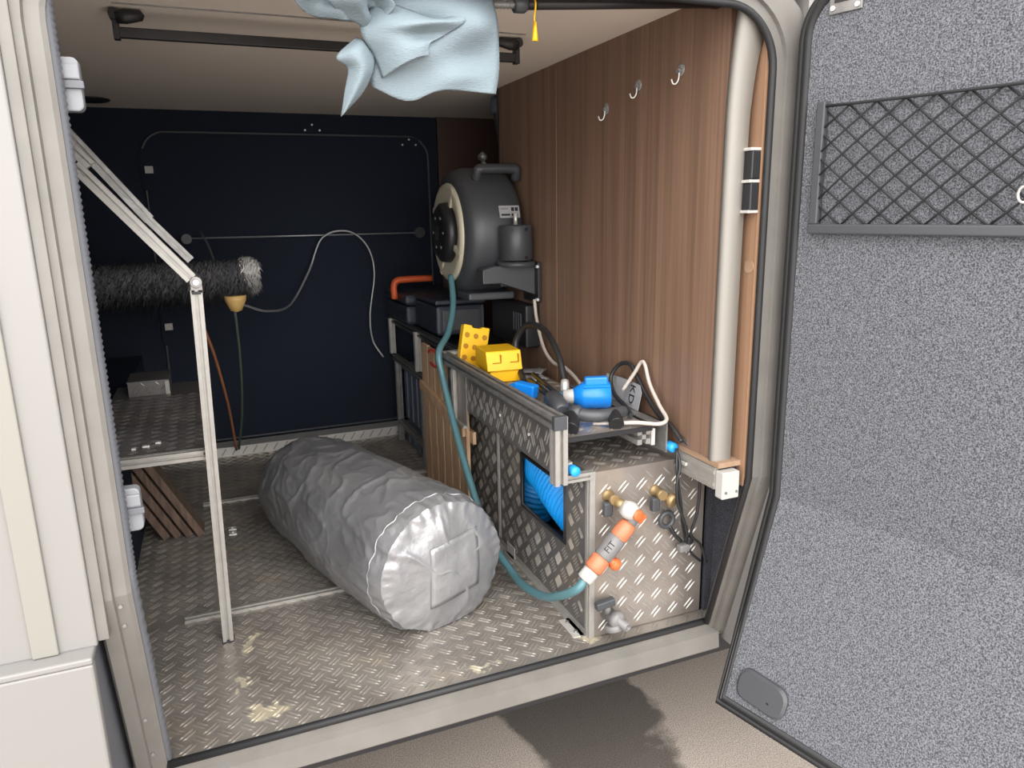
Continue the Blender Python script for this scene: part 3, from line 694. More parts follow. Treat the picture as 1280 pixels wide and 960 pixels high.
pt_ = MB().grid(rows).build('patch', 'bag', bg, solid=.002)
loop = [cap_pt(*sq[3]), cap_pt((sq[3][0]+sq[2][0])/2, (sq[3][1]+sq[2][1])/2), cap_pt(*sq[2])]
MB().tube(loop, .0012, 5, 4).build('stitching', 'inkg', pt_)
MB().tube([cap_pt(*sq[3]), cap_pt((sq[3][0]+sq[0][0])/2, 0), cap_pt(*sq[0])], .0012, 5, 4).build('stitching', 'inkg', pt_)
MB().tube([cap_pt(*sq[2]), cap_pt((sq[2][0]+sq[1][0])/2, 0), cap_pt(*sq[1])], .0012, 5, 4).build('stitching', 'inkg', pt_)
MB().tube([bag_pt(.955+.012*noise.noise(V((j*.3, 1, 2))), 2*math.pi*j/120) for j in range(120)], .0022, 6, closed=True).build('end_seam', 'bag', bg)

# ================================================================ CABINET ON THE RIGHT
cb = thing('storage_cabinet', 'chequer plate storage cabinet with aluminium corner beside the walnut wall', 'cabinet', (.9, .45, 0))
CX0, CX1, CY0, CY1, CZ = .752, 1.072, .05, .92, .415
HY0, HY1, HZ0, HZ1 = .175, .445, .195, .345
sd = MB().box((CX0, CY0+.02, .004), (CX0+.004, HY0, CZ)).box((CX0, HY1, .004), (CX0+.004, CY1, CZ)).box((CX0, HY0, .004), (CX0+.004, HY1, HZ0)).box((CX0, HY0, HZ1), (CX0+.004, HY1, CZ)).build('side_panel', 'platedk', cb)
hs = lambda x, y_: (CY1-HY1-.02 < x < CY1-HY0+.02 and HZ0-.02 < y_+.006 < HZ1+.02) or abs(CY1-x-.625) < .02
stuff(tread((CX0, CY1, .006), (0, -1, 0), (0, 0, 1), CY1-CY0-.03, CZ-.01, pitch=.064, bars=5, blen=.030, bw=.005, bh=.0017, skip=hs, gap=.0075).build('tread_bars', 'plate', sd))
fp = MB().box((CX0+.012, CY0, .002), (CX1, CY0+.004, CZ)).build('front_panel', 'plate2', cb)
stuff(tread((CX0+.014, CY0, .004), (1, 0, 0), (0, 0, 1), CX1-CX0-.016, CZ-.006, pitch=.049, blen=.034, bw=.0045, bh=.0018, gap=.0105).build('tread_bars', 'alu', fp))
tp = MB().box((CX0, CY0, CZ), (CX1, CY1, CZ+.004)).build('top_panel', 'plate2', cb)
stuff(tread((CX0, CY0, CZ+.004), (1, 0, 0), (0, 1, 0), CX1-CX0-.1, .5, pitch=.05, blen=.034, bw=.006).build('tread_bars', 'plate', tp))
MB().box((CX1-.004, CY0, .002), (CX1, CY1, CZ)).build('inner_side_panel', 'platedk', cb)
MB().box((CX0+.004, CY1-.01, .002), (CX1, CY1, CZ)).build('rear_panel', 'darkfelt', cb)
MB().box((CX0-.001, CY0-.002, .0), (CX0+.013, CY0+.022, CZ+.004)).box((CX0-.003, CY0+.006, 0), (CX0-.001, CY0+.014, CZ)).build('corner_profile', 'alu', cb, .001)
MB().box((CX0-.003, .617, .02), (CX0, .634, .375)).box((CX0-.0045, .623, .02), (CX0-.003, .628, .375)).build('joint_strip', 'alu', cb)
MB().prism([(0, 0), (-.014, 0), (-.014, .003), (-.003, .003), (-.003, .014), (0, .014)], (CX0, CY0+.01, .0), (1, 0, 0), (0, 0, 1), (0, CY1-CY0-.02, 0)).build('floor_angle', 'alu', cb)
hp = [(HY0, HZ0), (HY1, HZ0), (HY1, HZ1), (HY0, HZ1)]
MB().tube([(CX0, a, b_) for a, b_ in hp], .006, 6, closed=True).build('hole_edging', 'rubber', cb)
gk = MB().box((CX0-.012, .50, .0), (CX0-.003, .56, .003)).box((CX0-.005, .50, 0), (CX0-.003, .56, .035)).build('floor_bracket', 'steel', cb, .001)
gk = MB().box((CX0-.032, CY0+.015, .0), (CX0-.003, CY0+.10, .003)).build('floor_bracket', 'steel', cb, .001)
for dy in (.035, .08): MB().cyl((CX0-.018, CY0+dy, .003), (CX0-.018, CY0+dy, .007), .005, n=8).build('bolt', 'alud', gk)
# blue corrugated duct coiled inside, seen through the hole
dh = thing('duct_hose', 'bright blue corrugated hose seen through the hole in the cabinet side', 'hose', (.85, .32, .02))
pts = spline([(.86, .64, .10), (.855, .54, .27), (.842, .42, .295), (.838, .30, .262), (.856, .20, .215), (.90, .17, .15), (.93, .17, .11)], 44)
MB().tube(pts, lambda t: .078+.005*math.sin(t*len(pts)*math.pi/2.4*1.0), 22).build('corrugated_tube', 'bluehose', dh)

# ---- aluminium framed tray on top of the cabinet
ty = thing('slide_tray', 'aluminium framed chequer plate tray on top of the cabinet', 'tray', (.82, .45, .41))
TX = .672; TZ = .549
MB().extrusion((TX, CY0, TZ), (TX, .885, TZ), .030).build('side_rail', 'alud', ty)
MB().box((TX-.0155, CY0-.014, TZ-.0155), (TX+.0155, CY0, TZ+.0155)).build('corner_cap', 'charcoal', ty, .001)
MB().extrusion((TX+.002, CY0+.002, .405), (TX+.002, CY0+.002, TZ-.0155), .030, up=V((0, 1, 0))).build('front_post', 'alu', ty)
MB().box((TX+.017, CY0-.006, .405), (TX+.021, CY0+.03, TZ+.012)).build('post_flange', 'alu', ty)
MB().extrusion((TX+.018, CY0+.006, .413), (CX0+.012, CY0+.006, .413), .018).build('front_foot_rail', 'alu', ty)
skp = MB().box((TX+.010, CY0+.017, .412), (TX+.014, .885, TZ-.014)).build('skirt_panel', 'platedk', ty)
stuff(tread((TX+.010, .885, .412), (0, -1, 0), (0, 0, 1), .81, .12, pitch=.052, bars=2, blen=.04, bw=.007, bh=.0018, angle=62, gap=.011).build('tread_bars', 'plate', skp))
for yy in (.36, .17): MB().cyl((TX+.010, yy+.06, .47), (TX+.006, yy+.06, .47), .004, n=8).build('rivet', 'steel', skp)
ep = MB().extrusion((TX+.004, .79, .36), (TX+.004, .79, TZ-.015), .022, up=V((0, 1, 0))).build('rear_post', 'alu', ty)
MB().box((TX+.006, .695, .362), (TX+.009, .78, TZ-.015)).build('rear_post_plate', 'plate2', ty)
MB().box((TX-.004, .70, .358), (TX+.012, .80, .366)).build('rear_post_foot', 'alu', ty)
MB().extrusion((TX-.01, .892, TZ), (TX+.115, .892, TZ), .028).build('rear_rail', 'alu', ty)
MB().box((TX+.115, .878, TZ-.014), (TX+.13, .906, TZ+.014)).build('rail_cap', 'black', ty, .001)
dk = MB().box((TX+.022, CY0+.004, .500), (.915, .88, .508)).build('deck_plate', 'plate2', ty)
MB().box((TX+.022, CY0+.001, .498), (.915, CY0+.004, .509)).build('deck_edge', 'rubber', ty)
stuff(tread((TX+.024, CY0+.006, .508), (1, 0, 0), (0, 1, 0), .22, .85, pitch=.05, blen=.032).build('tread_bars', 'plate', dk))
MB().extrusion((.905, CY0+.02, .478), (.905, .80, .478), .036).build('slide_rail', 'alu', ty)
MB().box((.925, CY0+.02, .455), (.935, .8, .495)).build('slide_bar', 'steel', ty)
MB().box((.952, CY0+.0, .44), (.956, .5, .51)).box((.925, CY0+.02, .507), (.956, .5, .510)).build('side_angle', 'alud', ty)
MB().box((TX+.03, CY0+.03, .419), (TX+.05, .8, .44)).build('lower_slide', 'steel', ty)
MB().box((TX+.02, CY0+.02, .455), (TX+.034, CY0+.06, .485)).build('slide_bracket', 'steel', ty, .001)
for (x, z) in ((TX+.038, .432), (.967, .452)):
    k = MB().lathe([(0, -.004), (.009, -.003), (.012, .003), (.012, .022), (.010, .026), (0, .026)], (x, CY0+.012, z), (0, -1, 0), 16).build('blue_end_plug', 'bluelight', ty)
# ---- taps and connectors on the cabinet front
def tap(name, label, x, z, hx, hz, knob='greyp', wh='charcoal'):
    t = thing(name, label, 'tap', (x, CY0, z-.02))
    MB().lathe([(.015, 0), (.015, .004), (.010, .006), (.010, .022), (.012, .024), (.012, .036)], (x, CY0, z), (0, -1, 0), 18).build('valve_body', 'brass', t)
    MB().box((x+hx-.010, CY0-.030, z+hz-.024), (x+hx+.012, CY0-.014, z+hz+.010)).build('valve_handle', wh, t, .004)
    return t
t1 = tap('water_tap', 'brass tap with grey handle behind the orange hose connector', .798, .358, -.014, -.016)
t2 = tap('water_tap', 'brass tap with dark handle at the upper right of the cabinet front', .925, .348, -.014, -.016)
MB().lathe([(.012, 0), (.017, .004), (.017, .016), (.013, .018)], (.945, .022, .336), (.4, -1, -.3), 16).build('outlet_nut', 'brass', t2)
t3 = thing('drain_tap', 'grey drain tap with dark lever at the bottom of the cabinet front', 'tap', (.80, CY0, .03))
MB().lathe([(.016, 0), (.016, .03), (.022, .032), (.022, .046), (.014, .05), (.010, .052), (.010, .075), (.007, .075), (.007, .06)], (.797, CY0, .062), (.25, -1, -.12), 20).build('drain_body', 'greyp', t3)
MB().box((-.03, -.010, -.008), (.02, .008, .012), basis((.785, .026, .098), (1, 0, .12), (0, 1, 0))).build('drain_lever', 'charcoal', t3, .004)
MB().cyl((.79, .03, .07), (.788, .028, .095), .008).build('lever_stem', 'greyp', t3)
MB().lathe([(.020, 0), (.0225, .002), (.0225, .014), (.020, .016)], (.800, .018, .046), (.1, -.3, -1), 18).build('union_nut', 'greyp', t3)

hc = thing('hose_connector', 'grey and orange hose connector with tap joined to the teal hose', 'hose connector', (.78, -.005, .19))
P1, P0 = V((.712, -.012, .202)), V((.838, -.012, .330)); cd = (P1-P0).normalized(); Lc = (P1-P0).length
def seg(a, b_, prof, nm, m):
    MB().lathe([(rr, (a+(b_-a)*h)*Lc) for rr, h in prof], P0, cd, 22).build(nm, m, hc)
MB().lathe([(0, -.020), (.016, -.016), (.021, -.004), (.021, .010), (.016, .020)], (.815, -.016, .344), (.75, .1, -.5), 20).build('elbow', 'plastw', hc)
MB().lathe([(.013, 0), (.013, .004), (.010, .006), (0, .006)], (.826, -.034, .337), (.1, -1, .1), 16).build('elbow_cap', 'orange', hc)
MB().box((-.012, -.014, -.010), (.012, .014, .012), basis((.843, -.012, .322), (.7, 0, .7), (0, 1, 0))).build('release_clip', 'orange', hc, .004)
MB().cyl((.8, .03, .356), (.812, -.008, .347), .012).build('elbow_neck', 'brass', hc)
seg(.02, .16, [(.012, 0), (.015, .1), (.015, .9), (.012, 1)], 'inlet', 'greyp')
seg(.15, .40, [(.016, 0), (.020, .12), (.021, .5), (.020, .9), (.017, 1)], 'upper_collar', 'orange2')
fb = (.40, .72)
seg(.38, .70, [(.018, 0), (.0215, .06), (.0215, .94), (.019, 1)], 'regulator_body', 'greyp')
seg(.69, .90, [(.018, 0), (.022, .15), (.022, .85), (.018, 1)], 'lower_collar', 'orange2')
for k in range(6):
    a = k*math.pi/3; x_, y_ = frame_of(cd); 
seg(.90, 1.06, [(.016, 0), (.019, .1), (.019, .9), (.014, 1)], 'hose_nut', 'plastw')
kn = P0+cd*(Lc*.66)
pr = cd.cross(V((0, 1, 0))).normalized(); pr = pr if pr.x > 0 else -pr
tk = MB().lathe([(.010, .018), (.010, .026), (.014, .028), (.014, .042), (.008, .046), (0, .046)], kn, pr+V((0, -.2, 0)), 14)
tk.build('tap_knob', 'orange', hc, .002)
fc = P0+cd*(Lc*.54); view = (V((0, -1.337, 1.0))-fc).normalized(); nrm = (view-cd*cd.dot(view)).normalized()
# raised lettering wrapped by two short rows on the body
text_mesh('lettering', 'FIT', .021, basis(fc+nrm*.0213, -cd.cross(nrm)*-1 if False else (cd.cross(nrm)), cd*-1) if False else basis(fc+nrm*.0216, -cd, nrm.cross(-cd)), 'ink', hc, .0004)

# teal hose from the reel to the connector
hp_ = [(.757, 1.05, .79), (.742, .99, .70), (.700, .92, .62), (.645, .85, .572), (.645, .82, .50), (.648, .74, .38), (.648, .60, .235), (.655, .47, .11), (.680, .36, .045), (.672, .24, .058), (.668, .12, .095), (.672, .04, .138), tuple(P1+cd*.035), tuple(P1)]
tag(MB().tube(hp_, .0105, 12, 10).build('garden_hose', 'teal'), 'teal garden hose running from the reel down to the cabinet front', 'hose')

# ================================================================ HOSE REEL ON THE WALL
RX, RY, RZ = .775, 1.10, .93
hr = thing('hose_reel', 'charcoal wall mounted hose reel with cream side ring', 'hose reel', (RX+.1, RY, .70))
MB().lathe([(.165, -.004), (.185, .0), (.205, .02), (.212, .05), (.214, .12), (.210, .165), (.195, .185), (.15, .20), (.0, .205)], (RX, RY, RZ), (1, 0, 0), 48).build('casing', 'charcoal', hr)
MB().lathe([(.166, .0), (.160, -.012), (.146, -.016), (.10, -.006), (.085, -.002), (.085, .004)], (RX, RY, RZ), (1, 0, 0), 48).build('side_ring', 'cream', hr)
hb = MB().lathe([(.100, .0), (.098, -.030), (.084, -.040), (.03, -.042), (.028, -.034), (0, -.034)], (RX, RY, RZ), (1, 0, 0), 40).build('hub', 'black', hr)
for k in range(6):
    a = k*math.pi/3; MB().cyl((RX-.040, RY+.055*math.cos(a), RZ+.055*math.sin(a)), (RX-.0435, RY+.055*math.cos(a), RZ+.055*math.sin(a)), .005, n=8).build('hub_screw', 'alud', hb)
for k in range(4):
    a = .5+k*math.pi/2; MB().box((-.004, .088, -.010), (.006, .160, .010), Matrix.Translation((RX-.012, RY, RZ)) @ Matrix.Rotation(a, 4, 'X')).build('ring_rib', 'cream', hr, .002)
MB().tube([(RX+.055, RY-.12, RZ+.17), (RX+.06, RY-.135, RZ+.196), (RX+.07, RY-.137, RZ+.202), (RX+.18, RY-.137, RZ+.202), (RX+.19, RY-.135, RZ+.196), (RX+.195, RY-.12, RZ+.17)], .016, 12, 4).build('carry_handle', 'charcoal', hr)
MB().box((RX+.0, RY-.18, RZ-.215), (RX+.16, RY-.05, RZ-.19)).build('lower_lip', 'charcoal', hr, .006)
mb = MB().box((RX+.09, RY-.235, RZ-.17), (RX+.185, RY-.10, RZ-.08)); mb.build('neck_block', 'charcoal', hr, .008)
pv = MB().lathe([(.048, 0), (.052, .004), (.052, .105), (.048, .110), (.0, .112)], (RX+.14, RY-.245, RZ-.085), (0, 0, 1), 32).build('swivel_drum', 'charcoal', hr)
for z in (-.075, .012):
    for a in (-2.2, -1.3): MB().cyl((RX+.14+.0515*math.cos(a), RY-.245+.0515*math.sin(a), RZ+z), (RX+.14+.054*math.cos(a), RY-.245+.054*math.sin(a), RZ+z), .006, n=8).build('drum_slot', 'black', pv)
MB().cyl((RX+.14, RY-.245, RZ+.025), (RX+.14, RY-.245, RZ+.062), .006, n=10).build('swivel_pin', 'steel', hr)
arm = MB().prism([(0, .0), (.0, .045), (.04, .055), (.215, .055), (.215, -.055), (.06, .0)], (RX+.02, RY-.262, RZ-.155), (1, 0, 0), (0, 0, 1), (0, .06, 0)).build('bracket_arm', 'charcoal', hr, .003)
MB().lathe([(.062, 0), (.062, .012), (.05, .016)], (RX+.14, RY-.245, RZ-.103), (0, 0, 1), 28).build('swivel_plate', 'charcoal', hr)
MB().prism([(0, -.064), (0, .064), (.012, .064), (.012, -.064)], (XW-.014, RY-.29, RZ-.155), (1, 0, 0), (0, 0, 1), (0, .12, 0)).build('wall_plate', 'black', hr, .002)
for z in (.05, -.055): MB().cyl((XW-.016, RY-.281, RZ-.155+z), (XW-.016, RY-.292, RZ-.155+z), .005, n=8).build('screw', 'steel', hr)
lc = V((RX+.135, RY-.207, RZ+.066)); la = .20
lm = basis(lc, (1, 0, 0), (0, .30, .95))
lbm = MB(); lbm.box((-.035, -.02, 0), (.035, .02, .0015), lm); lo = lbm.build('rating_label', 'paper', hr)
for x, z, w_, h_, m_ in ((-.017, .010, .026, .005, 'inkg'), (-.014, -.010, .030, .006, 'ink'), (.012, .008, .010, .012, 'ink'), (.025, .008, .010, .012, 'ink'), (.012, -.010, .012, .008, 'ink'), (.026, -.010, .008, .007, 'inkg')):
    b_ = MB(); b_.box((x-w_/2, z-h_/2, .0015), (x+w_/2, z+h_/2, .0019), lm); b_.build('print_mark', m_, lo)
tag(MB().tube([(.962, .82, .72), (.96, .80, .66), (.955, .74, .58), (.95, .66, .545), (.948, .58, .545), (.94, .50, .535), (.925, .42, .522)], .0055, 8, 8).build('power_cable', 'wcable'), 'white cable hanging from the hose reel bracket to the tray', 'cable')
# fittings above the reel in the recess corner
vf = thing('vent_fitting', 'dark pipe fitting in the corner above the hose reel', 'fitting', (1.06, 1.35, 1.12))
MB().tube([(1.035, 1.3, 1.40), (1.04, 1.3, 1.33), (1.06, 1.32, 1.26), (1.07, 1.32, 1.14)], .018, 10, 5).build('pipe', 'charcoal', vf)
MB().lathe([(.022, 0), (.024, .01), (.024, .05), (.018, .055)], (1.035, 1.3, 1.345), (0, 0, 1), 16).build('valve_cap', 'crate', vf)
MB().box((1.055, 1.28, 1.12), (1.085, 1.31, 1.20)).build('pale_clip', 'plastg', vf, .003)
MB().lathe([(0, 0), (.016, .005), (.018, .02), (.0, .035)], (.985, 1.33, 1.18), (0, 0, 1), 14).tube([(.985, 1.33, 1.18), (1.0, 1.32, 1.15), (1.0, 1.32, 1.12)], .008, 8, 4).build('brass_end', 'alud', vf)

# ================================================================ REAR RACK, CRATES, TOOL CASES
rk = thing('rack', 'dark aluminium profile rack behind the wooden slat board', 'rack', (.85, 1.4, 0))
MB().extrusion((.735, .92, .545), (.735, 1.87, .545), .026).build('top_rail', 'charcoal', rk)
MB().extrusion((.735, 1.3, .375), (.735, 1.84, .375), .024).build('middle_rail', 'alud', rk)
for y_ in (1.825, 1.40): MB().extrusion((.722, y_, .395), (.722, y_, .55), .024, up=V((0, 1, 0))).build('hanger_post', 'alu', rk)
for y_ in (1.80, 1.385): MB().extrusion((.735, y_, .0), (.735, y_, .365), .024, up=V((0, 1, 0))).build('leg', 'alud', rk)
MB().extrusion((.735, 1.385, .09), (.735, 1.80, .09), .02).build('lower_rail', 'alud', rk)
MB().box((.735, 1.0, .520), (1.05, 1.87, .531)).build('shelf_board', 'black', rk)
for i, (z0, z1) in enumerate(((.11, .36), (.0, .085))):
    c_ = thing('storage_crate', ['blue grey plastic crate with ribbed rim in the rear rack', 'low blue grey plastic crate on the floor under the rear rack'][i], 'crate', (.87, 1.6, z0))
    MB().box((.755, 1.41, z0), (1.0, 1.78, z1-.03)).build('crate_body', 'crate', c_, .006)
    MB().box((.748, 1.402, z1-.03), (1.006, 1.788, z1-.004)).build('rim', 'crate', c_, .004)
    for y_ in (1.48, 1.56, 1.64, 1.72): MB().box((.75, y_-.004, z0+.01), (.755, y_+.004, z1-.03)).build('rib', 'crate', c_)
tb = thing('toolbox', 'dark toolbox with orange handle on the rear rack', 'toolbox', (.84, 1.65, .545))
MB().box((.715, 1.52, .56), (.95, 1.86, .635)).build('lower_shell', 'toolbody', tb, .014)
MB().box((.712, 1.515, .638), (.953, 1.865, .682)).build('lid', 'toolbody', tb, .014)
MB().tube([(.700, 1.64, .655), (.698, 1.64, .705), (.712, 1.64, .728), (.75, 1.64, .732), (.86, 1.64, .732)], .014, 10, 5).build('handle', 'toolorange', tb)
MB().box((.785, 1.508, .645), (.825, 1.52, .668)).build('latch', 'toolorange', tb, .003)
tcse = thing('tool_case', 'anthracite tool case with moulded front below the hose reel', 'tool case', (.85, 1.35, .531))
MB().box((.745, 1.20, .5595), (.93, 1.50, .668)).build('case_body', 'toolbody', tcse, .012)
MB().box((.765, 1.192, .575), (.91, 1.20, .655)).build('front_panel', 'charcoal', tcse, .006)
MB().box((.742, 1.197, .672), (.933, 1.503, .69)).build('lid', 'toolbody', tcse, .006)
hx_ = thing('vented_box', 'black box with vent slots on the walnut wall below the reel', 'appliance', (.96, .95, .53))
MB().box((.935, .83, .56), (.984, 1.14, .700)).build('housing', 'black', hx_, .006)
for y_ in (.87, .89, .91, .93): MB().box((.932, y_-.003, .61), (.936, y_+.003, .67)).build('vent_slot', 'charcoal', hx_)

# wooden slat board leaning between rack and cabinet
wbd = thing('slat_board', 'folded wooden slat board standing upright between bag and cabinet', 'wooden board', (.705, 1.0, 0))
for i in range(6):
    y0 = 1.255-i*.083
    MB().box((.697, y0-.079, .004+.002*(i % 2)), (.709, y0, .535-.003*(i % 3))).build('slat', 'slat', wbd, .002)
MB().prism([(1.255, .36), (1.255, .395), (.765, .345), (.765, .31)], (.685, 0, 0), (0, 1, 0), (0, 0, 1), (.012, 0, 0)).build('cross_bar', 'slat', wbd, .002)
MB().box((.709, .762, .46), (.721, 1.255, .50)).build('rear_bar', 'slat', wbd, .002)
MB().box((.709, .735, .29), (.721, 1.2, .33)).build('rear_bar', 'slat', wbd, .002)
tag(MB().tube([(.690, 1.075+.06*math.cos(a), .508+.028*math.sin(a)) for a in [.4+i*.45 for i in range(12)]], .004, 7, 3).build('red_cord', 'red'), 'red cord looped at the top of the wooden slat board', 'cord')

# ================================================================ CLUTTER ON THE TRAY
DZT = .5095
yr1 = thing('levelling_ramp', 'yellow perforated levelling plate leaning behind the yellow block', 'levelling ramp', (.76, .9, DZT))
M1 = Matrix.Translation((.748, .835, DZT+.004)) @ Matrix.Rotation(math.radians(14), 4, 'Y') @ Matrix.Rotation(math.radians(-12), 4, 'X')
pw, ph = .088, .135
p_ = MB(); p_.prism([(-.045, 0), (.045, 0), (.045, .135), (.018, .135), (.014, .128), (-.014, .128), (-.018, .135), (-.045, .135)], M1 @ V((0, 0, 0)), M1.to_3x3() @ V((1, 0, 0)), M1.to_3x3() @ V((0, 0, 1)), M1.to_3x3() @ V((0, .03, 0)))
p_.build('plate', 'yellow', yr1, .003)
for i in range(3):
    for j in range(3):
        c_ = V((-.03+i*.03, 0, .03+j*.036)); MB().cyl(M1 @ (c_+V((0, .001, 0))), M1 @ (c_+V((0, -.0025, 0))), .009, .008, 12).build('stud', 'yhole', yr1)
yr2 = thing('levelling_block', 'yellow stepped levelling block standing on the tray', 'levelling block', (.78, .66, DZT))
M2 = Matrix.Translation((.775, .62, DZT)) @ Matrix.Rotation(math.radians(-4), 4, 'Z')
b_ = MB(); b_.box((-.045, .0, .0), (.047, .12, .034), M2); b_.build('lower_step', 'yellow', yr2, .002)
b_ = MB(); b_.prism([(-.012, .036), (.12, .036), (.12, .092), (.006, .092)], M2 @ V((-.055, 0, 0)), M2.to_3x3() @ V((0, 1, 0)), V((0, 0, 1)), M2.to_3x3() @ V((.107, 0, 0))); b_.build('upper_step', 'yellow', yr2, .003)
for x in (-.024, .03):
    k = MB(); k.box((x-.014, -.008, .058), (x+.012, .0, .0605), M2).box((x+.010, -.008, .060), (x+.0125, .004, .082), M2); k.build('rib', 'yhole', yr2)
k = MB(); k.box((-.05, .0, .034), (.05, .12, .036), M2); k.build('joint', 'yhole', yr2)

lance = thing('pressure_washer_gun', 'black pressure washer gun with two grips lying on the tray front', 'spray gun', (.8, .2, DZT))
g0, g1, g2 = V((.81, .52, .532)), V((.748, .205, .548)), V((.735, .15, .545))
MB().tube([g0, g0.lerp(g1, .5), g1], .0085, 10).build('lance', 'black', lance)
MB().tube([g0+V((.012, 0, .016)), g1+V((.008, 0, .012))], .006, 8).build('upper_tube', 'black', lance)
MB().lathe([(.014, 0), (.022, .008), (.024, .05), (.023, .085), (.017, .098), (.014, .10)], g1+V((.006, .05, .0)), V((-.02, -.1, -.01)), 20).build('barrel', 'charcoal', lance)
MB().lathe([(.018, 0), (.018, .02), (.013, .03)], g2+V((.012, -.012, -.003)), V((.5, -.8, 0)), 16).build('joint_ring', 'charcoal', lance)
MB().tube([(.745, .135, .540), (.79, .10, .536), (.84, .10, .536), (.875, .115, .533)], lambda t: .016-.002*t, 12, 6).build('gun_body', 'charcoal', lance)
for (x, y_, tx) in ((.722, .085, -.02), (.826, .075, .0)):
    MB().tube([(x+.016, y_+.035, .538), (x+.006, y_+.005, .530), (x+tx*.4, y_-.012, .521)], lambda t: .014+.004*t, 12, 5).build('grip', 'black', lance)
MB().box((.735, .15, .53), (.75, .21, .536)).build('trigger', 'black', lance, .002)

pg = thing('power_plug', 'large bright blue round power plug lying on the tray', 'plug', (.86, .27, DZT))
q0, q1 = V((.788, .262, .545)), V((.905, .215, .548)); dq = (q1-q0).normalized()
MB().lathe([(.012, -.02), (.014, 0), (.017, .002)], q0, dq, 16).build('neck', 'teal', pg)
MB().lathe([(.017, 0), (.018, .022), (.019, .028)], q0, dq, 18).build('white_band', 'plastw', pg)
MB().lathe([(.020, .026), (.030, .045), (.033, .05), (.034, .116), (.031, .118), (.031, .10), (0, .10)], q0, dq, 24).build('plug_body', 'blue', pg)
MB().box((.055, -.012, .024), (.112, .012, .048), basis(q0, dq, V((0, 0, 1)).cross(dq))).build('keyway', 'blue', pg, .004)
for a in (-.7, .7): MB().box((.05, -.003, .030), (.116, .003, .037), basis(q0, dq, V((0, 0, 1)).cross(dq)) @ Matrix.Rotation(a, 4, 'X')).build('rib', 'blue', pg)
sp_ = thing('small_plug', 'small blue plug lying behind the front tray rail', 'plug', (.73, .40, DZT))
MB().box((-.03, -.018, -.014), (.03, .018, .016), basis((.735, .37, .545), (.55, -.75, -.1), (0, 0, 1))).build('plug_body', 'blue', sp_, .004)
MB().lathe([(.013, 0), (.015, .02), (.010, .03)], (.725, .395, .542), (-.5, .75, 0), 12).build('collar', 'blue', sp_)
MB().box((.715, .35, DZT), (.752, .40, .531)).build('flap', 'blue', sp_, .003)

tag(MB().tube([(.81, .56, .52), (.835, .66, .55), (.845, .70, .61), (.865, .66, .665), (.875, .56, .665), (.865, .45, .615), (.855, .39, .55), (.845, .36, .525)], .0095, 10, 10).build('black_hose', 'bcable'), 'thick black hose arching up beside the yellow block', 'hose')
tag(MB().lathe([(.010, -.012), (.012, -.008), (.012, .012), (.009, .022)], (.847, .37, .538), (.2, .4, .9), 12).build('hose_ferrule', 'steel'), 'short silver ferrule at the end of the black hose', 'ferrule')
tag(MB().tube([(.935, .22, .555), (.955, .20, .60), (.965, .185, .63), (.967, .17, .625), (.962, .14, .585), (.955, .085, .545), (.945, .04, .525), (.918, .03, .519), (.88, .06, .519), (.84, .085, .516), (.79, .11, .516)], .0048, 8, 10).build('white_cable', 'wcable'), 'white cable looping up against the walnut wall beside the leaflet', 'cable')
tag(MB().tube([(.78, .19, .516), (.76, .22, .520), (.745, .26, .530), (.76, .29, .520)], .0045, 8, 8).build('white_lead', 'wcable'), 'short white lead with connector between the gun and the tray rail', 'cable')
tag(MB().box((.752, .27, .517), (.775, .295, .540)).build('white_connector', 'plastw', None, .003), 'small white connector block behind the spray gun', 'connector')
lf = thing('leaflet', 'white folded leaflet standing against the walnut wall behind the blue plug', 'leaflet', (.95, .28, DZT))
lq = [V((.948, .345, .512)), V((.952, .250, .512)), V((.946, .165, .512))]
MB().add([lq[0]+V((.012, 0, .06)), lq[0], lq[1], lq[1]+V((.012, 0, .062))], [(0, 1, 2, 3)]).build('rear_page', 'paper', lf, solid=.0012)
MB().add([lq[1]+V((.012, 0, .062)), lq[1], lq[2], lq[2]+V((.010, 0, .045)), lq[2]+V((.012, .012, .062))], [(0, 1, 2, 3, 4)]).build('front_page', 'paper', lf, solid=.0012)
ln = (lq[2]-lq[1]).normalized(); lu = V((.012, 0, .062)).normalized()
text_mesh('lettering', 'KD', .036, basis((lq[1]+lq[2])/2+lu*.034+V((-.0022, 0, 0)), -lu, ln), 'ink', lf, .0002)
k = MB(); k.box((-.018, -.001, 0), (.014, .001, .0004), basis((lq[1]+lq[2])/2+lu*.008+V((-.0025, 0, 0)), ln, lu)); k.build('print_line', 'inkg', lf)
tag(MB().tube([(.90, .12, .520), (.925, .19, .522), (.928, .25, .54), (.938, .285, .575), (.955, .27, .61), (.965, .235, .615), (.966, .20, .585), (.966, .15, .545), (.966, .10, .515), (.967, .05, .50), (.968, .01, .475)], .0055, 8, 10).build('black_cable', 'bcable'), 'black cable looped around the white leaflet', 'cable')
for i, (pts_, lab) in enumerate((
    ([(.968, .03, .452), (.962, .005, .42), (.952, .0, .38), (.956, .0, .33), (.972, .0, .29), (.992, .01, .25), (1.0, .02, .225)], 'thin black cable hanging from the blue end plug down the cabinet front'),
    ([(.975, .06, .49), (.985, .02, .47), (1.0, -.01, .43), (1.012, -.005, .36), (1.01, .0, .29), (1.008, .015, .235), (1.04, .02, .20), (1.06, .02, .15)], 'black cable dropping past the white cap to the right of the cabinet front'),
    ([(.966, .025, .45), (.958, .01, .40), (.972, .01, .32), (.985, .02, .27), (1.0, .03, .23), (1.02, .03, .18), (1.05, .03, .15)], 'black cable pair end trailing at the lower right of the cabinet front'))):
    tag(MB().tube(pts_, .0036, 7, 8).build('hanging_cable', 'bcable'), lab, 'cable')
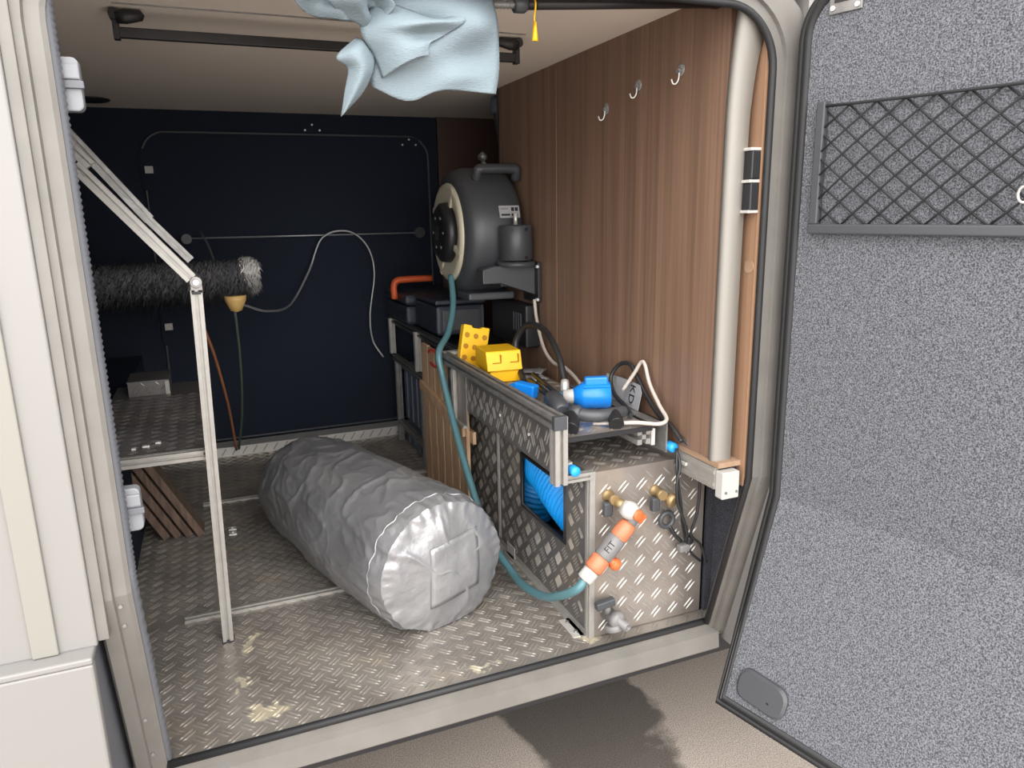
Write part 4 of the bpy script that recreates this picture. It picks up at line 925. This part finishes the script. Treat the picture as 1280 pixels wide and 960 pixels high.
gc = thing('cable_clips', 'grey cable joint with clips on the cabinet front below the right tap', 'cable joint', (.975, .04, .2))
MB().tube([(.952+.018*math.cos(a), .036, .275+.018*math.sin(a)) for a in [i*math.pi/8 for i in range(16)]], .006, 8, closed=True).build('ring', 'charcoal', gc)
MB().tube([(.958, .035, .26), (.972, .03, .235), (.99, .03, .215)], .005, 8, 4).build('strap', 'black', gc)
MB().box((.985, .022, .185), (1.015, .042, .205)).build('joint', 'greyp', gc, .005)
MB().box((1.005, .020, .205), (1.022, .040, .225)).build('clip', 'black', gc, .004)
for i, (x, y_, sz, rz, m_, lab) in enumerate(((.86, .60, .05, .4, 'paper', 'crumpled pale paper scrap on the tray behind the gun'), (.90, .70, .06, .9, 'inkg', 'grey folded cloth scrap at the back of the tray'), (.82, .47, .035, .2, 'plastg', 'small grey fitting lying under the black hose'))):
    rows = [[V((x+math.cos(rz)*(a-3)*sz/5-math.sin(rz)*(b_-3)*sz/5, y_+math.sin(rz)*(a-3)*sz/5+math.cos(rz)*(b_-3)*sz/5, .5125+.020*abs(noise.noise(V((a*.8+i*9, b_*.8, i)))))) for b_ in range(7)] for a in range(7)]
    tag(MB().grid(rows).build(['paper_scrap', 'cloth_scrap', 'grey_fitting'][i], m_, None, solid=.002), lab, 'scrap')

# adhesive hooks on the walnut wall
for y_, z, lab in ((.407, 1.237, 'clear adhesive hook on the walnut wall, farthest from the door'), (.255, 1.27, 'clear adhesive hook on the walnut wall, middle of three'), (.085, 1.275, 'clear adhesive hook on the walnut wall, nearest the door')):
    h = thing('wall_hook', lab, 'hook', (XW, y_, z-.03), 'clear hooks on the walnut wall')
    MB().lathe([(.014, 0), (.014, .002), (.010, .004), (.0, .0045)], (XW, y_, z+.012), (-1, 0, 0), 20).build('adhesive_disc', 'clear', h)
    MB().tube([(XW-.005, y_, z+.014), (XW-.006, y_, z-.006), (XW-.010, y_+.003, z-.015), (XW-.016, y_+.006, z-.015), (XW-.019, y_+.008, z-.006)], .0018, 7, 5).build('hook', 'steel', h)
    MB().box((XW-.009, y_-.007, z+.006), (XW-.003, y_+.007, z+.013)).build('clip', 'plastg', h, .002)
